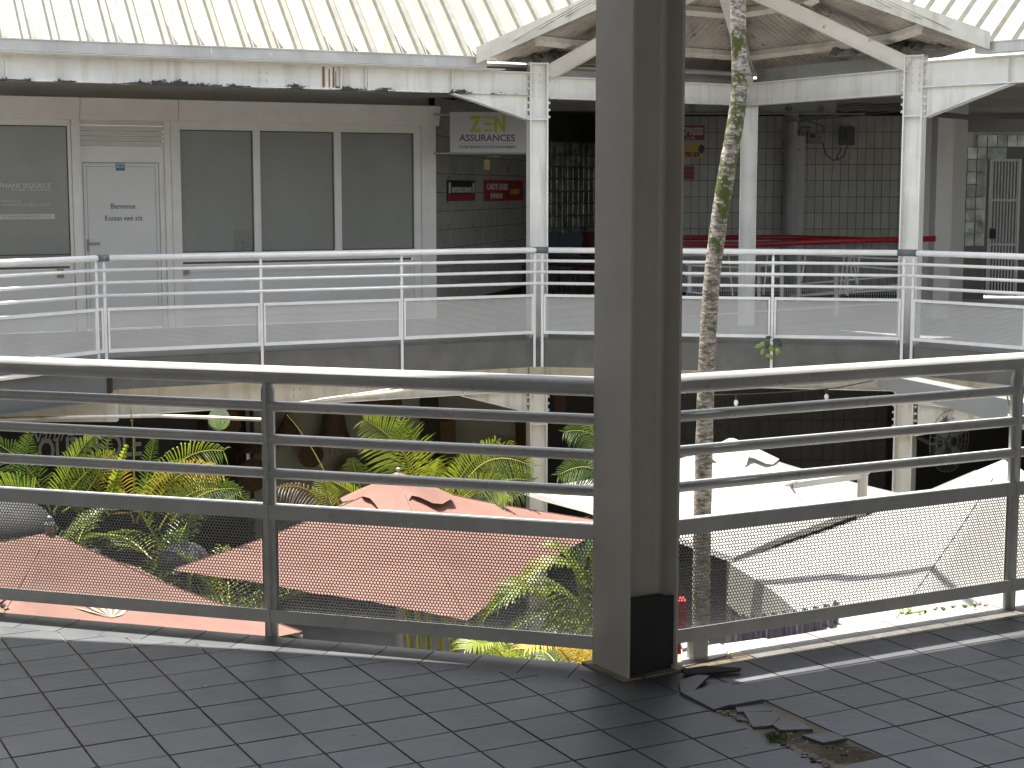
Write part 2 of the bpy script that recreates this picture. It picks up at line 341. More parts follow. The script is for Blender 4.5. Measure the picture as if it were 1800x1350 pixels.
# the broken strip: lattice cells whose centre lies in it
def cell_of(px, py):
    p = onz(px, py, 0); a = (p.x * ca + p.y * sa) / SA - PA; b = (p.x * sa - p.y * ca) / SB - PB
    return math.floor(a), math.floor(b)
for q in ((1290, 1248), (1380, 1275), (1440, 1315), (1500, 1330)): missing.add(cell_of(*q))
sk = cell_of(1270, 1222)   # lifted tile
missing.add(sk)
full = None
for i in range(-22, 30):
    for j in range(-38, 8):
        P = [lat(i, j), lat(i + 1, j), lat(i + 1, j + 1), lat(i, j + 1)]
        c = sum(P, Vector((0, 0))) / 4
        if c.y < 2.2 or abs(c.x) > 3.4 or c.y > 7.2: continue
        if (i, j) in missing: continue
        g = .0027
        cc = [p + (c - p).normalized() * g * 1.41 for p in P]
        D_in = WB + .0015
        inl = all((p - (EL0 - nl * D_in)).dot(nl) <= 0 for p in cc); inr = all((p - (ER0 - nr * D_in)).dot(nr) <= 0 for p in cc)
        lft = all((p - N0).dot(bx) <= 0 for p in cc); rgt = all((p - N0).dot(bx) >= 0 for p in cc)
        if (inl and inr) or (inl and lft) or (inr and rgt): qs = [cc]
        else: qs = wings(cc, D_in)
        for q in qs:
            ar = abs(sum(q[k].x * q[(k + 1) % len(q)].y - q[(k + 1) % len(q)].x * q[k].y for k in range(len(q)))) / 2
            if ar < 2e-4: continue
            vis = c.y > 3.85 and abs(c.x) < c.y * .33
            if vis:
                whole = len(q) == 4 and ar > SA * SB * .93
                if whole:
                    if full is None:
                        m0 = MB(); lo = [(p - c) for p in cc]
                        m0.prism([tuple(p) for p in lo], -.018, -.0012)
                        s_ = .99; m0.prism([(p.x * s_, p.y * s_) for p in lo], -.0012, 0)
                        o = m0.build('tile', tile_m, floor); full = o.data
                    else:
                        o = bpy.data.objects.new('tile', full); COL.objects.link(o); o.parent = floor
                    o.location = (c.x, c.y, rnd.uniform(-.0007, .0007)); o.rotation_euler = (rnd.uniform(-.002, .002), rnd.uniform(-.002, .002), 0)
                else:
                    m0 = MB(); m0.prism([tuple(p) for p in q], -.018, 0); m0.build('tile', tile_m, floor)
                count += 1
            else: rest.prism([tuple(p) for p in q], -.018, 0)
# border rows
for (E0, n_, t_, sg) in ((EL0, nl, tl, -1), (ER0, nr, tr, 1)):
    for k in range(0, 18):
        a = (-.03 + k * .178) * sg; b = (-.03 + (k + 1) * .178 - .004) * sg
        q = [E0 + t_ * a, E0 + t_ * b, E0 + t_ * b - n_ * WB, E0 + t_ * a - n_ * WB]
        if sg == 1 and k in (1, 2): continue
        m0 = MB(); m0.prism([tuple(p) for p in q], -.03, -.0005 + rnd.uniform(-.0006, .0006))
        if k < 13: m0.build('tile', tile_sunlit if sg == 1 else tile_m, floor)
        else: rest.v and rest.prism([tuple(p) for p in q], -.03, 0)
rest.build('outlying_tile', tile_m, floor, kind='stuff')
# exposed mortar in the broken strip
mb = MB(); segs = [(1200, 1216), (1300, 1196), (1352, 1230), (1440, 1268), (1566, 1330), (1620, 1360), (1465, 1362), (1360, 1310), (1285, 1278)]
pp = [onz(x, y, -.003) for x, y in segs]; mb.prism([(p.x, p.y) for p in pp], -.02, -.0035); mb.build('mortar_bed', mortar, floor)
# mortar ridges (trowel marks) as fine geometry
rg = MB()
for k in range(46):
    t = k / 45; x0 = 1340 + 150 * t; y0 = 1288 + 60 * t
    a = onz(x0 + rnd.uniform(-6, 6), y0 + rnd.uniform(-1, 1), 0); b = onz(x0 + 62 + 40 * t, y0 - 9 + rnd.uniform(-2, 2), 0)
    a.z = b.z = -.0035; rg.tube([a, (a + b) / 2 + Vector((0, 0, .0012)), b], .0022, 4)
rg.build('mortar_ridge', mortar, floor, kind='stuff')
def shard(pix, z, th=.009, tilt=0.0, lift=0.0, m=tile_m, nm='broken_tile'):
    pts = [onz(x, y, z) for x, y in pix]
    cx = sum(p.x for p in pts) / len(pts); cy = sum(p.y for p in pts) / len(pts)
    t = [z + lift + (p.x - cx) * tilt * .6 + (p.y - cy) * tilt for p in pts]
    mb = MB(); mb.prism([(p.x, p.y) for p in pts], [a - th for a in t], t); return mb.build(nm, m, floor)
shard([(1199, 1217), (1278, 1203), (1343, 1230), (1286, 1238), (1288, 1236), (1255, 1244)], .012, .011, .04)
shard([(1292, 1241), (1340, 1235), (1358, 1249), (1296, 1251)], .004)
shard([(1307, 1251), (1362, 1252), (1371, 1261), (1355, 1274), (1324, 1276)], .007, tilt=.03)
shard([(1372, 1262), (1408, 1268), (1429, 1281), (1371, 1283), (1357, 1273)], .006)
shard([(1409, 1292), (1462, 1286), (1489, 1297), (1447, 1306)], .008, tilt=-.02)
shard([(1197, 1214), (1193, 1196), (1226, 1188), (1246, 1190), (1222, 1210)], .014, .010, .05)
for k in range(26):
    t = rnd.random(); x = 1260 + 210 * t + rnd.uniform(-6, 6); y = 1243 + 103 * t + rnd.uniform(-3, 3) + (8 if t > .3 else 0)
    r_ = rnd.uniform(2, 5); shp = [(x + r_ * 1.5 * cos(a + rnd.uniform(-.3, .3)), y + r_ * .45 * sin(a)) for a in (0, 1.2, 2.4, 3.6, 5)]
    shard(shp, .001 + rnd.random() * .004, .006, m=rnd.choice([mortar, tileg, tile_m]), nm='tile_fragment')
# broken corner beside the column, lit by the sun
shard([(1196, 1128), (1238, 1122), (1246, 1128), (1200, 1140)], .012, .012, nm='broken_tile', m=tile_sunlit)
shard([(1197, 1141), (1265, 1131), (1281, 1138), (1276, 1152), (1200, 1172)], .0, .012, nm='broken_tile', m=tile_sunlit)
mb = MB(); mb.prism([(p.x, p.y) for p in [onz(x, y, 0) for x, y in ((1272, 1131), (1345, 1121), (1384, 1139), (1288, 1156))]], -.02, -.0015); mb.build('cream_mortar_patch', cream, floor)
shard([(1197, 1176), (1240, 1170), (1303, 1174), (1300, 1178), (1205, 1186)], .016, .006, m=tileg, nm='tile_fragment')
for k in range(70):
    t = rnd.random(); x = 1245 + 270 * t + rnd.uniform(-10, 14); y = 1238 + 96 * t + rnd.uniform(-7, 7); r_ = rnd.uniform(.8, 2.4)
    shard([(x + r_ * 1.5 * cos(a + rnd.uniform(-.4, .4)), y + r_ * .5 * sin(a)) for a in (0, 1.5, 2.9, 4.4)], .001, .005, m=rnd.choice([mortar, mortar, cream, tileg]), nm='crumb')
for x, y in ((972, 1231), (985, 1234), (1310, 1313), (1192, 1219), (360, 1205), (620, 1290), (1650, 1250), (1480, 1222)):
    shard([(x - 3, y), (x + 1, y - 1), (x + 4, y + .6), (x, y + 1.2)], .0015, .001, m=cream, nm='speck')
# moss in the gap
ms = MB()
for k in range(160):
    p = onz(1363 + rnd.gauss(0, 9), 1300 + rnd.gauss(0, 3), 0); a = rnd.uniform(0, 6.28); s_ = rnd.uniform(.003, .008)
    ms.add([(p.x, p.y, 0), (p.x + s_ * cos(a), p.y + s_ * sin(a), s_), (p.x + s_ * .6 * cos(a + .8), p.y + s_ * .6 * sin(a + .8), s_ * 1.6)], [(0, 1, 2)])
ms.build('moss', leafB, kind='stuff')

# ================================================================ RAILINGS
def perf_sheet(fr, s0, s1, z0, z1, pitch, rad, n, thick, name, mat, parent, seg=12):
    """perforated sheet: hexagonal cells each with a real round hole"""
    dx = pitch; dz = pitch * math.sqrt(3) / 2
    nx = int((s1 - s0) / dx); nz = int((z1 - z0) / dz)
    ox = s0 + ((s1 - s0) - nx * dx) / 2; oz = z0 + ((z1 - z0) - nz * dz) / 2
    ang = np.arange(seg) * 2 * np.pi / seg + np.pi / 6
    hexr = dx / math.sqrt(3)
    if seg == 12: rr = np.where(np.arange(12) % 2 == 0, hexr, dx / 2)
    else: rr = np.full(seg, hexr)
    outx, outz = rr * np.cos(ang), rr * np.sin(ang); inx, inz = rad * np.cos(ang), rad * np.sin(ang)
    cx, cz = [], []
    for j in range(nz):
        off = .5 * dx * (j % 2)
        xs = ox + dx * .5 + off + dx * np.arange(nx - (j % 2)); cx.append(xs); cz.append(np.full(len(xs), oz + dz * (j + .5)))
    cx = np.concatenate(cx); cz = np.concatenate(cz); M = len(cx)
    layers = [(outx, outz, 0), (inx, inz, 0)] + ([(inx, inz, thick)] if thick else [])
    V = np.zeros((M, len(layers) * seg, 3))
    for l, (ax, az, nn) in enumerate(layers):
        V[:, l * seg:(l + 1) * seg, 0] = cx[:, None] + ax; V[:, l * seg:(l + 1) * seg, 2] = cz[:, None] + az; V[:, l * seg:(l + 1) * seg, 1] = n + nn
    k = np.arange(seg); k1 = (k + 1) % seg; q = []
    for l in range(len(layers) - 1): q.append(np.stack([l * seg + k, l * seg + k1, (l + 1) * seg + k1, (l + 1) * seg + k], 1))
    Q = np.concatenate(q); F = (Q[None] + (np.arange(M) * len(layers) * seg)[:, None, None]).reshape(-1, 4)
    V = V.reshape(-1, 3)
    W = np.array(fr.o)[None] + V[:, :1] * np.array(fr.t)[None] + V[:, 1:2] * np.array(fr.n)[None] + V[:, 2:] * np.array([0, 0, 1.])[None]
    W -= np.array(parent['_b'])[None]
    me = bpy.data.meshes.new(name); me.vertices.add(len(W)); me.vertices.foreach_set('co', W.astype(np.float32).ravel())
    me.loops.add(F.size); me.loops.foreach_set('vertex_index', F.astype(np.int32).ravel())
    me.polygons.add(len(F)); me.polygons.foreach_set('loop_start', np.arange(0, F.size, 4, dtype=np.int32))
    me.materials.append(mat); me.update(calc_edges=True); me.validate()
    o = bpy.data.objects.new(name, me); COL.objects.link(o); o.parent = parent; o['_b'] = parent['_b']
    # solid margins round the perforated field
    m2 = MB(fr); e = .0
    m2.box(s0 - .004, s1 + .004, n, n + .002, z0 - .012, oz + dz * .12); m2.box(s0 - .004, s1 + .004, n, n + .002, oz + dz * nz - dz * .1, z1 + .012)
    m2.box(s0 - .004, ox + dx * .2, n, n + .002, z0, z1); m2.box(ox + dx * (nx - .1), s1 + .004, n, n + .002, z0, z1)
    m2.build('sheet_margin', mat, o)
    return o
def railing(label, group, P0, P1, posts, s_from, s_to, near, mats, kz=1.0):
    H = lambda z: 1.62 - (1.62 - z) * kz
    fr = Fr((P0[0], P0[1], 0), P1=P1); mr, mp = mats
    t = thing('railing', label, 'railing', tuple(fr.w((s_from + (s_to - s_from) / 2, 0, 0))), group)
    hr = .034 if near else .03
    mb = MB(fr); mb.tube([(s_from, 0, H(1.0) - hr), (s_to, 0, H(1.0) - hr)], hr, 16); mb.build('handrail', mr, t, smooth=True)
    rb = .0195 if near else .016
    sp = sorted(posts)
    for z in (.855, .735, .612):
        mb = MB(fr); mb.tube([(s_from, 0, H(z)), (s_to, 0, H(z))], rb, 12); mb.build('bar', mr, t, smooth=True)
    for p in sp:
        mb = MB(fr); w_ = .024 if near else .014; d = .03
        mb.plate([(p - w_, -.2 if near else -.3), (p + w_, -.2 if near else -.3), (p + w_, .90), (p + w_ * .35, .955), (p - w_ * .35, .955), (p - w_, .90)], -.006, .006 if not near else .008)
        if near: mb.box(p - .004, p + .004, -d, -.001, 0 if kz == 1 else -.1, .93)
        mb.build('post', mr, t)
    ed = [s_from] + sp + [s_to]
    for a, b in zip(ed[:-1], ed[1:]):
        if b - a < .12: continue
        g = .0 if near else .02; a += g; b -= g
        ft, fb = (H(.50), H(.075)) if near else (.495, .07); th = .03 if near else .028
        mb = MB(fr)
        mb.box(a, b, -.02, .02, ft - th, ft); mb.box(a, b, -.02, .02, fb - .005, fb + th)
        ew = .006 if near else .02
        mb.box(a, a + ew, -.018, .018, fb + th, ft - th); mb.box(b - ew, b, -.018, .018, fb + th, ft - th)
        if near:
            mb.box(a, b, -.022, -.018, ft - .052, ft - .001); mb.box(a, b, -.022, -.018, fb - .006, fb + .042)
        mb.build('panel_frame', mr, t)
        perf_sheet(fr, a + (.026 if near else .02), b - (.026 if near else .02), fb + th, ft - th, .0124 if near else .0145, .0046 if near else .0050, 0, .0002 if near else 0, 'perforated_sheet', mp, t, seg=12 if near else 6)
    if near and s_from < .19:
        q = fr.pix(1226, 1140)[0]; mb = MB(fr); mb.box(q - .03, q + .03, -.02, .02, 0, .08); mb.build('foot', mr, t)
    return t, fr
frL = Fr((N0.x, N0.y, 0), math.degrees(ANL)); frR = Fr((N0.x, N0.y, 0), math.degrees(ANR))
frL = Fr((N0.x + nl.x * .075, N0.y + nl.y * .075, 0), math.degrees(ANL)); sL = frL.pix(474, 900)[0]; sR = frR.pix(1783, 800)[0]
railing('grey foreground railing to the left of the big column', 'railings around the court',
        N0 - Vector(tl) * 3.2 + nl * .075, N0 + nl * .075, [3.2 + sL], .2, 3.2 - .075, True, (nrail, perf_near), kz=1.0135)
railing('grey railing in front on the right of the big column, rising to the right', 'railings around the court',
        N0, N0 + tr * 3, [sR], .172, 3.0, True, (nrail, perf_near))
fw = (frail, perf_far)
frA = Fr((A0.x, A0.y, 0), P1=C1)
LA = frA.L
p1 = frA.pix(459, 520)[0]; p2 = frA.pix(706, 520)[0]; pS = frA.pix(184, 520)[0]
railing('white far railing before the shop with the white door', 'railings around the court', A0, C1, [pS, p1, p2, LA - .03], pS - .12, LA, False, fw)
frB = Fr((C1.x, C1.y, 0), P1=C3); LB = frB.L
pm_ = frB.pix(1358, 520)[0]
railing('white railing across the far passage, between the two far columns', 'railings around the court', C1, C3, [.06, pm_, LB - .05], 0, LB, False, fw)
frC = Fr((C3.x, C3.y, 0), P1=D0)
railing('white railing at the far right, beside the barred gate', 'railings around the court', C3, D0, [.06, 1.38], 0, frC.L, False, fw)
frZ = Fr((A2.x, A2.y, 0), P1=A0)
railing('white railing at the far left edge, with a brightly lit handrail', 'railings around the court', A2, A0 - Vector((.02, .03)), [frZ.L - .09, frZ.L - 1.5], 0, frZ.L - .06, False, fw)
# grey repair sleeves on the far handrails
mb = MB(); mb.tube([frB.w((-.06, -.0, .97)) - Vector((.08, .04, 0)), frB.w((0, 0, .97)), frB.w((.13, 0, .97))], .036, 12)
tag(mb.build('pipe_sleeve', galv_dark, smooth=True), 'grey sleeve joining the handrails at the far left-hand column', 'sleeve', 'grey handrail joints')
mb = MB(); mb.tube([frB.w((LB - .12, 0, .97)), frB.w((LB, 0, .97)), frC.w((.1, 0, .97))], .036, 12)
tag(mb.build('pipe_sleeve', galv_dark, smooth=True), 'grey sleeve joining the handrails at the far right-hand column', 'sleeve', 'grey handrail joints')
mb = MB(); mb.tube([frZ.w((frZ.L - .08, 0, .97)), A0.to_3d() + Vector((0, 0, .97)), frA.w((pS + .05, 0, .97))], .032, 12)
tag(mb.build('pipe_sleeve', galv_dark, smooth=True), 'grey sleeve joining the handrails in front of the white door', 'sleeve', 'grey handrail joints')

# ================================================================ FOREGROUND COLUMN
cfr = Fr((.384, 5.233, 0), 31)
t = thing('steel_column', 'big grey steel H column standing on the tiles in the foreground', 'column', (.42, 5.38, 0), 'steel columns')
W_ = .207; D_ = .212; tf = .010; tw = .008
mb = MB(cfr)
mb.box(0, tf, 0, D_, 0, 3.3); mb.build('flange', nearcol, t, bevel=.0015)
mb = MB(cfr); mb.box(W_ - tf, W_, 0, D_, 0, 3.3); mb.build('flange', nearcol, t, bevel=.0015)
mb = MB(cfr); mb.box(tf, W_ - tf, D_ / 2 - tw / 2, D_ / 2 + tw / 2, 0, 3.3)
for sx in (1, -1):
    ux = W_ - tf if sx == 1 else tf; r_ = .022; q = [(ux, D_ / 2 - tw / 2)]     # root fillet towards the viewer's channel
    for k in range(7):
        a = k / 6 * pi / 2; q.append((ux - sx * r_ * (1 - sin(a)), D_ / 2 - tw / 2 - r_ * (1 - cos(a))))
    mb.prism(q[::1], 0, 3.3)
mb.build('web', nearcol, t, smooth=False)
mb = MB(cfr); mb.box(tf + .001, W_ - tf - .001, .012, .020, .022, .262); mb.build('cover_plate', blk, t, bevel=.001)
mb = MB(cfr); mb.box(tf + .001, W_ - tf - .001, .022, .096, .0, .25); mb.build('plinth_block', blk, t)
mb = MB(cfr); mb.box(-.025, W_ + .02, -.012, D_ + .03, .0006, .006); mb.build('base_plate', mortar, t)

# ================================================================ FAR COLUMNS AND BEAMS
def hcol(label, c, ang, z0, z1, m=steel, size=.2, stiff=True, zs=2.38):
    fr = Fr((c[0], c[1], 0), ang)
    t = thing('steel_column', label, 'column', (c[0], c[1], z0), 'steel columns'); h = size / 2; e = .014
    for s_ in (-1, 1):
        mb = MB(fr); mb.box(*sorted((s_ * h, s_ * (h - e))), -h, h, z0, z1); mb.build('flange', m, t)
    mb = MB(fr); mb.box(-h + e, h - e, -.006, .006, z0, z1); mb.build('web', m, t)
    if stiff:
        mb = MB(fr); mb.box(-h + e, h - e, -h, -.006, zs - .012, zs); mb.box(-h + e, h - e, -h, -.006, z1 - .02, z1 - .006); mb.build('stiffener', m, t)
        mb = MB(fr)
        for k in range(4):
            for sx in (-.045, 0.03):
                mb.tube([(sx, -.006, z1 - .13 - k * .075), (sx, -.028, z1 - .13 - k * .075)], .014, 8)
        for k in range(7): 
            mb.tube([(-h, -.05, z1 - .13 - k * .075), (-h - .03, -.05, z1 - .13 - k * .075)], .014, 8)
            mb.tube([(h, -.05, z1 - .13 - k * .075), (h + .03, -.05, z1 - .13 - k * .075)], .014, 8)
        mb.build('bolt_set', m, t, kind='stuff')
    return t
C1c = Vector((.275, 17.82)); C3c = Vector((4.18, 17.05)); C2c = onz(1311, 572, 0).to_2d()
hcol('far white steel column to the left of the big foreground column, bolted head', C1c, 12, 0, 2.98)
hcol('far white steel column near the barred gate, bolted beam head', C3c, -28, 0, 3.0)
hcol('far white steel column behind the palm trunk', C2c, -8, 0, 2.84, stiff=False)
hcol('lower storey white column under the far column by the shop', C1c, 12, -3.4, -.3, steelL, stiff=True, zs=-.95)
hcol('lower storey white column beside the wall fan', C3c, -28, -3.4, -.3, steelL, stiff=True, zs=-.95)
def ibeam(name, label, P, Q, z0, z1, m, wd=.13, haunch=None, ribs=(), n=0, drop=.26, bolts=()):
    fr = Fr((P[0], P[1], 0), P1=Q); L_ = fr.L
    t = thing(name, label, 'beam', tuple(fr.w((L_ / 2, 0, z0))), 'white steel beams')
    mb = MB(fr); mb.box(0, L_, n - .005, n + .005, z0 + .012, z1 - .012); mb.build('web', m, t)
    mb = MB(fr); mb.box(0, L_, n - wd / 2, n + wd / 2, z1 - .012, z1); mb.build('flange', m, t)
    mb = MB(fr); mb.box(0, L_, n - wd / 2, n + wd / 2, z0, z0 + .012); mb.build('flange', m, t)
    for r_ in ribs:
        mb = MB(fr); mb.box(r_ - .006, r_ + .006, n - wd / 2 + .004, n - .005, z0 + .012, z1 - .012); mb.build('stiffener', m, t)
    if bolts:
        mb = MB(fr)
        for b in bolts:
            for dz in (.08, .15):
                for ds in (-.035, .035): mb.tube([(b + ds, n - .005, z0 + dz), (b + ds, n - .02, z0 + dz)], .014, 8)
        mb.build('bolt_set', m, t, kind='stuff')
    for (sa_, sb_) in (haunch or []):     # sa_ = far tip, sb_ = at column
        mb = MB(fr); lo = sorted((sa_, sb_))
        mb.plate([(sa_, z0 - .001), (sb_, z0 - .001), (sb_, z0 - drop)], n - .005, n + .005)
        a = fr.w((sa_, n, z0 - .004)); b = fr.w((sb_, n, z0 - drop))
        mb2 = MB(); mb2.beam(a, b, wd * .9, .011); mb.v += mb2.v; k = len(mb.v) - len(mb2.v)
        mb.f += [tuple(k + i for i in f) for f in mb2.f]; mb.m += mb2.m
        mb.build('haunch', steel if m is steelM else m, t)
    return t, fr
dA = Vector((cos(R(26)), sin(R(26)))); Aend = C1c - dA * 5.62
ZB0, ZB1 = 2.63, 2.875
L1 = (C1c - Aend).length
tb, frb = ibeam('steel_beam', 'long white beam under the left roof with black mould along its foot', Aend, C1c - dA * .11, ZB0, ZB1, steelM, haunch=[(L1 - 1.02, L1 - .12)], ribs=(.05, L1 - 1.03, 3.35, 3.62), bolts=(2.55,))
ibeam('steel_beam', 'white beam between the far left column and the column behind the trunk', C1c + Vector((.1, .07)), C2c, 2.60, 2.84, steel)
ibeam('steel_beam', 'weathered white beam from the palm trunk to the right-hand far column', C2c, C3c - Vector((.1, -.05)), 2.60, 2.86, steel)
for px_, w_, hh, c_ in ((566, 5, 1.0, 0), (577, 3, .9, 1), (584, 4, 1.0, 1), (589, 2, .8, 0), (640, 6, 1.0, 1)):
    s_ = frb.pix(px_, 140)[0]; mb = MB(frb); q_ = w_ * 17 / FPX
    mb.plate([(s_, 2.66), (s_ + q_ * .5, 2.645), (s_ + q_, 2.67), (s_ + q_ * .9, 2.645 + .215 * hh), (s_ + q_ * .1, 2.645 + .21 * hh)], -.0065, -.0052); mb.build('rust_streak', pm('rust_' + str(c_), (.34, .15, .05) if c_ else (.20, .13, .08), (.22, .10, .04), scale=20, rough=.9) if 'rust_' + str(c_) not in MATS else MATS['rust_' + str(c_)], tb)
dC = (D0 - C3).normalized(); Cend = C3c + dC * 3.2
ibeam('steel_beam', 'white beam with triangular bracket at the upper right edge', C3c + dC * .1, Cend, 2.66, 2.93, steel, haunch=[(1.02, .05)], ribs=(1.0,), drop=.30)
# lower storey beams
lo1 = Aend + dA * 1.0
ibeam('steel_beam', 'stained cream beam under the walkway below the shop', lo1, C1c - dA * .11, -.585, -.31, steelL, haunch=[((C1c - lo1).length - .95, (C1c - lo1).length - .12)], ribs=((C1c - lo1).length - .9, (C1c - lo1).length - .35), bolts=(1.85,), drop=.24)
ibeam('steel_beam', 'cream beam under the far passage between the lower columns', C1c + Vector((.1, 0)), C3c - Vector((.1, -.02)), -.50, -.31, steelL)
ibeam('steel_beam', 'cream lower beam with bracket beside the wall fan', C3c + dC * .1, Cend, -.62, -.32, steelL, haunch=[(1.2, .05)], ribs=(.75,), drop=.34)

# ================================================================ LEFT ROOF (sheets with ribs) + GUTTER
def ribbed(fr, s0, s1, slope, z0, run, pitch, mat, rmat, parent, phase=0, cut=None):
    k = 0; s = s0 + phase
    al = math.atan(slope)
    while s < s1:
        e = min(s + pitch - .001, s1)
        mb = MB(fr)
        def pt(a, b, h): return (a, b * 1.0 - h * sin(al), z0 + slope * b + h * cos(al))
        mb.add([pt(s, 0, 0), pt(e, 0, 0), pt(e, run, 0), pt(s, run, 0), pt(s, 0, -.012), pt(e, 0, -.012), pt(e, run, -.012), pt(s, run, -.012)],
               [(0, 1, 2, 3), (7, 6, 5, 4), (0, 4, 5, 1), (1, 5, 6, 2), (3, 2, 6, 7), (0, 3, 7, 4)])
        o = mb.build('roof_sheet', mat, parent)
        mb = MB(fr)
        mb.add([pt(s - .006, -.004, .001), pt(s + .008, -.004, .040), pt(s + .060, -.004, .040), pt(s + .092, -.004, .001),
                pt(s - .006, run, .001), pt(s + .008, run, .040), pt(s + .060, run, .040), pt(s + .092, run, .001)],
               [(0, 1, 5, 4), (1, 2, 6, 5), (2, 3, 7, 6), (0, 3, 2, 1)])
        # two low stiffening swages in the pan
        for q in (.10, .17):
            mb.add([pt(s + q, .0, .0005), pt(s + q + .008, .0, .006), pt(s + q + .016, .0, .0005), pt(s + q, run, .0005), pt(s + q + .008, run, .006), pt(s + q + .016, run, .0005)], [(0, 1, 4, 3), (1, 2, 5, 4)])
        mb.m = [0, 0, 0, 2] + [1] * (len(mb.f) - 4)
        mb.build('rib', [rmat, mat, fascia_m], o)
        if k % 3 != 1:
            m3 = MB(fr); q = rnd.uniform(.03, .09); m3.add([pt(s + .085, .05, .0025), pt(s + .15, .05, .0025), pt(s + .125, .06 + q * .6, .0025), pt(s + .105, .08 + q * 1.6, .0025), pt(s + .095, .06 + q * 2.4, .0025), pt(s + .088, .08 + q, .0025)], [(0, 1, 2, 3, 4, 5)]); m3.build('mould_stain', blk, o)
        s += pitch; k += 1
frg = Fr((Aend.x, Aend.y, 0), 26)   # along the left beam
t = thing('pitched_roof', 'white ribbed metal roof over the shop on the left', 'roof', tuple(frg.w((3, 1.0, 3.0))), 'ribbed metal roofs')
ribbed(frg, -3.0, 7.2, 1.0, 2.985, 2.6, .268, roofm, ribm, t)
def gutter(label, fr, s0, s1, n0, z0, z1, seams=()):
    t = thing('gutter', label, 'gutter', tuple(fr.w(((s0 + s1) / 2, n0, z0))), 'grey metal gutters')
    ed = [s0] + list(seams) + [s1]
    for a, b in zip(ed[:-1], ed[1:]):
        mb = MB(fr); mb.box(a, b - .003, n0, n0 + .004, z0, z1); mb.box(a, b - .003, n0 + .004, n0 + .2, z0, z0 + .004); mb.box(a, b - .003, n0 - .008, n0, z1 - .012, z1)
        mb.build('gutter_length', galv, t)
    return t
gutter('grey gutter along the eave of the left roof', frg, -3, L1 - .72, -.26, 2.885, 3.0, (1.95, 2.55, 4.2))
mb = MB(frg); mb.box(-3, L1 - .5, -.255, -.06, 2.876, 2.882); mb.build('eave_flashing', steelM, tb)

# ================================================================ PORCH ROOF (seen from below)
FL = Vector((-.37, 17.13, 2.97)); FR_ = Vector((4.66, 16.12, 3.03)); FA = onY(1269, -92, 16.63)
AP = Vector((2.18, 17.30, FA.z - .06))
C1e = Vector((.18, 18.16, 3.0)); C2e = Vector((C2c.x + .07, C2c.y + .35, 2.96)); C3e = Vector((4.52, 17.3, 3.0))
t = thing('porch_roof', 'faceted roof over the far passage, stained underside with exposed rafters', 'roof', (2.2, 17.6, 3.0), 'ribbed metal roofs')
def facet(a, b, c, nm='soffit_sheet'):
    """triangle apex a, eave b-c: sheet with thin standing seams running up from the eave"""
    a, b, c = Vector(a), Vector(b), Vector(c); e = (c - b).normalized(); nrm = (b - a).cross(c - a).normalized()
    if nrm.z > 0: nrm = -nrm
    mb = MB(); th = -nrm * .03
    mb.add([tuple(a), tuple(b), tuple(c), tuple(a + th), tuple(b + th), tuple(c + th)], [(0, 1, 2), (5, 4, 3), (0, 3, 4, 1), (1, 4, 5, 2), (2, 5, 3, 0)])
    L_ = (c - b).length; sp = .085; k = 1; sa_ = (a - b).dot(e); up = (a - b) - e * sa_; H = up.length; up.normalize()
    while k * sp < L_:
        s_ = k * sp; h = H * (s_ / sa_ if s_ < sa_ else (L_ - s_) / (L_ - sa_)) if 0 < sa_ < L_ else H
        p = b + e * s_; q = p + up * h * .995
        mb.beam(p + nrm * .003, q + nrm * .003, .012, .008, up=nrm); k += 1
    mb.build(nm, soff, t)
    # purlins across
    for fr_ in (.24, .62):
        p = b + (a - b) * fr_; q = c + (a - c) * fr_
        m2 = MB(); m2.beam(p + nrm * .045, q + nrm * .045, .06, .07, up=nrm); m2.beam(p + nrm * .085, q + nrm * .085, .09, .008, up=nrm); m2.build('purlin', steelL, t)
facet(AP, C1e, C2e); facet(AP, C2e, C3e); facet(AP, FL, C1e); facet(AP, C3e, FR_)
mb = MB()
for a, b, c in ((AP, FA, FL), (AP, FR_, FA)):
    mb.add([tuple(a), tuple(b), tuple(c), tuple(a + Vector((0, 0, .03))), tuple(b + Vector((0, 0, .03))), tuple(c + Vector((0, 0, .03)))], [(0, 1, 2), (5, 4, 3), (0, 3, 4, 1), (1, 4, 5, 2), (2, 5, 3, 0)])
mb.build('soffit_sheet', soff, t)
for (c, m, k) in ((C1c.to_3d() + Vector((.1, .05, 2.86)), rustst, 0), (C2c.to_3d() + Vector((0, 0, 2.9)), steel, 0), (C3c.to_3d() + Vector((-.08, .02, 2.9)), rustst, 0)):
    mb = MB(); q = AP + Vector((0, 0, -.14)); mb.beam(c, q, .08, .15); mb.beam(c + Vector((0, 0, -.078)), q + Vector((0, 0, -.078)), .12, .01); mb.beam(c + Vector((0, 0, .078)), q + Vector((0, 0, .078)), .12, .01)
    mb.build('rafter', m, t)
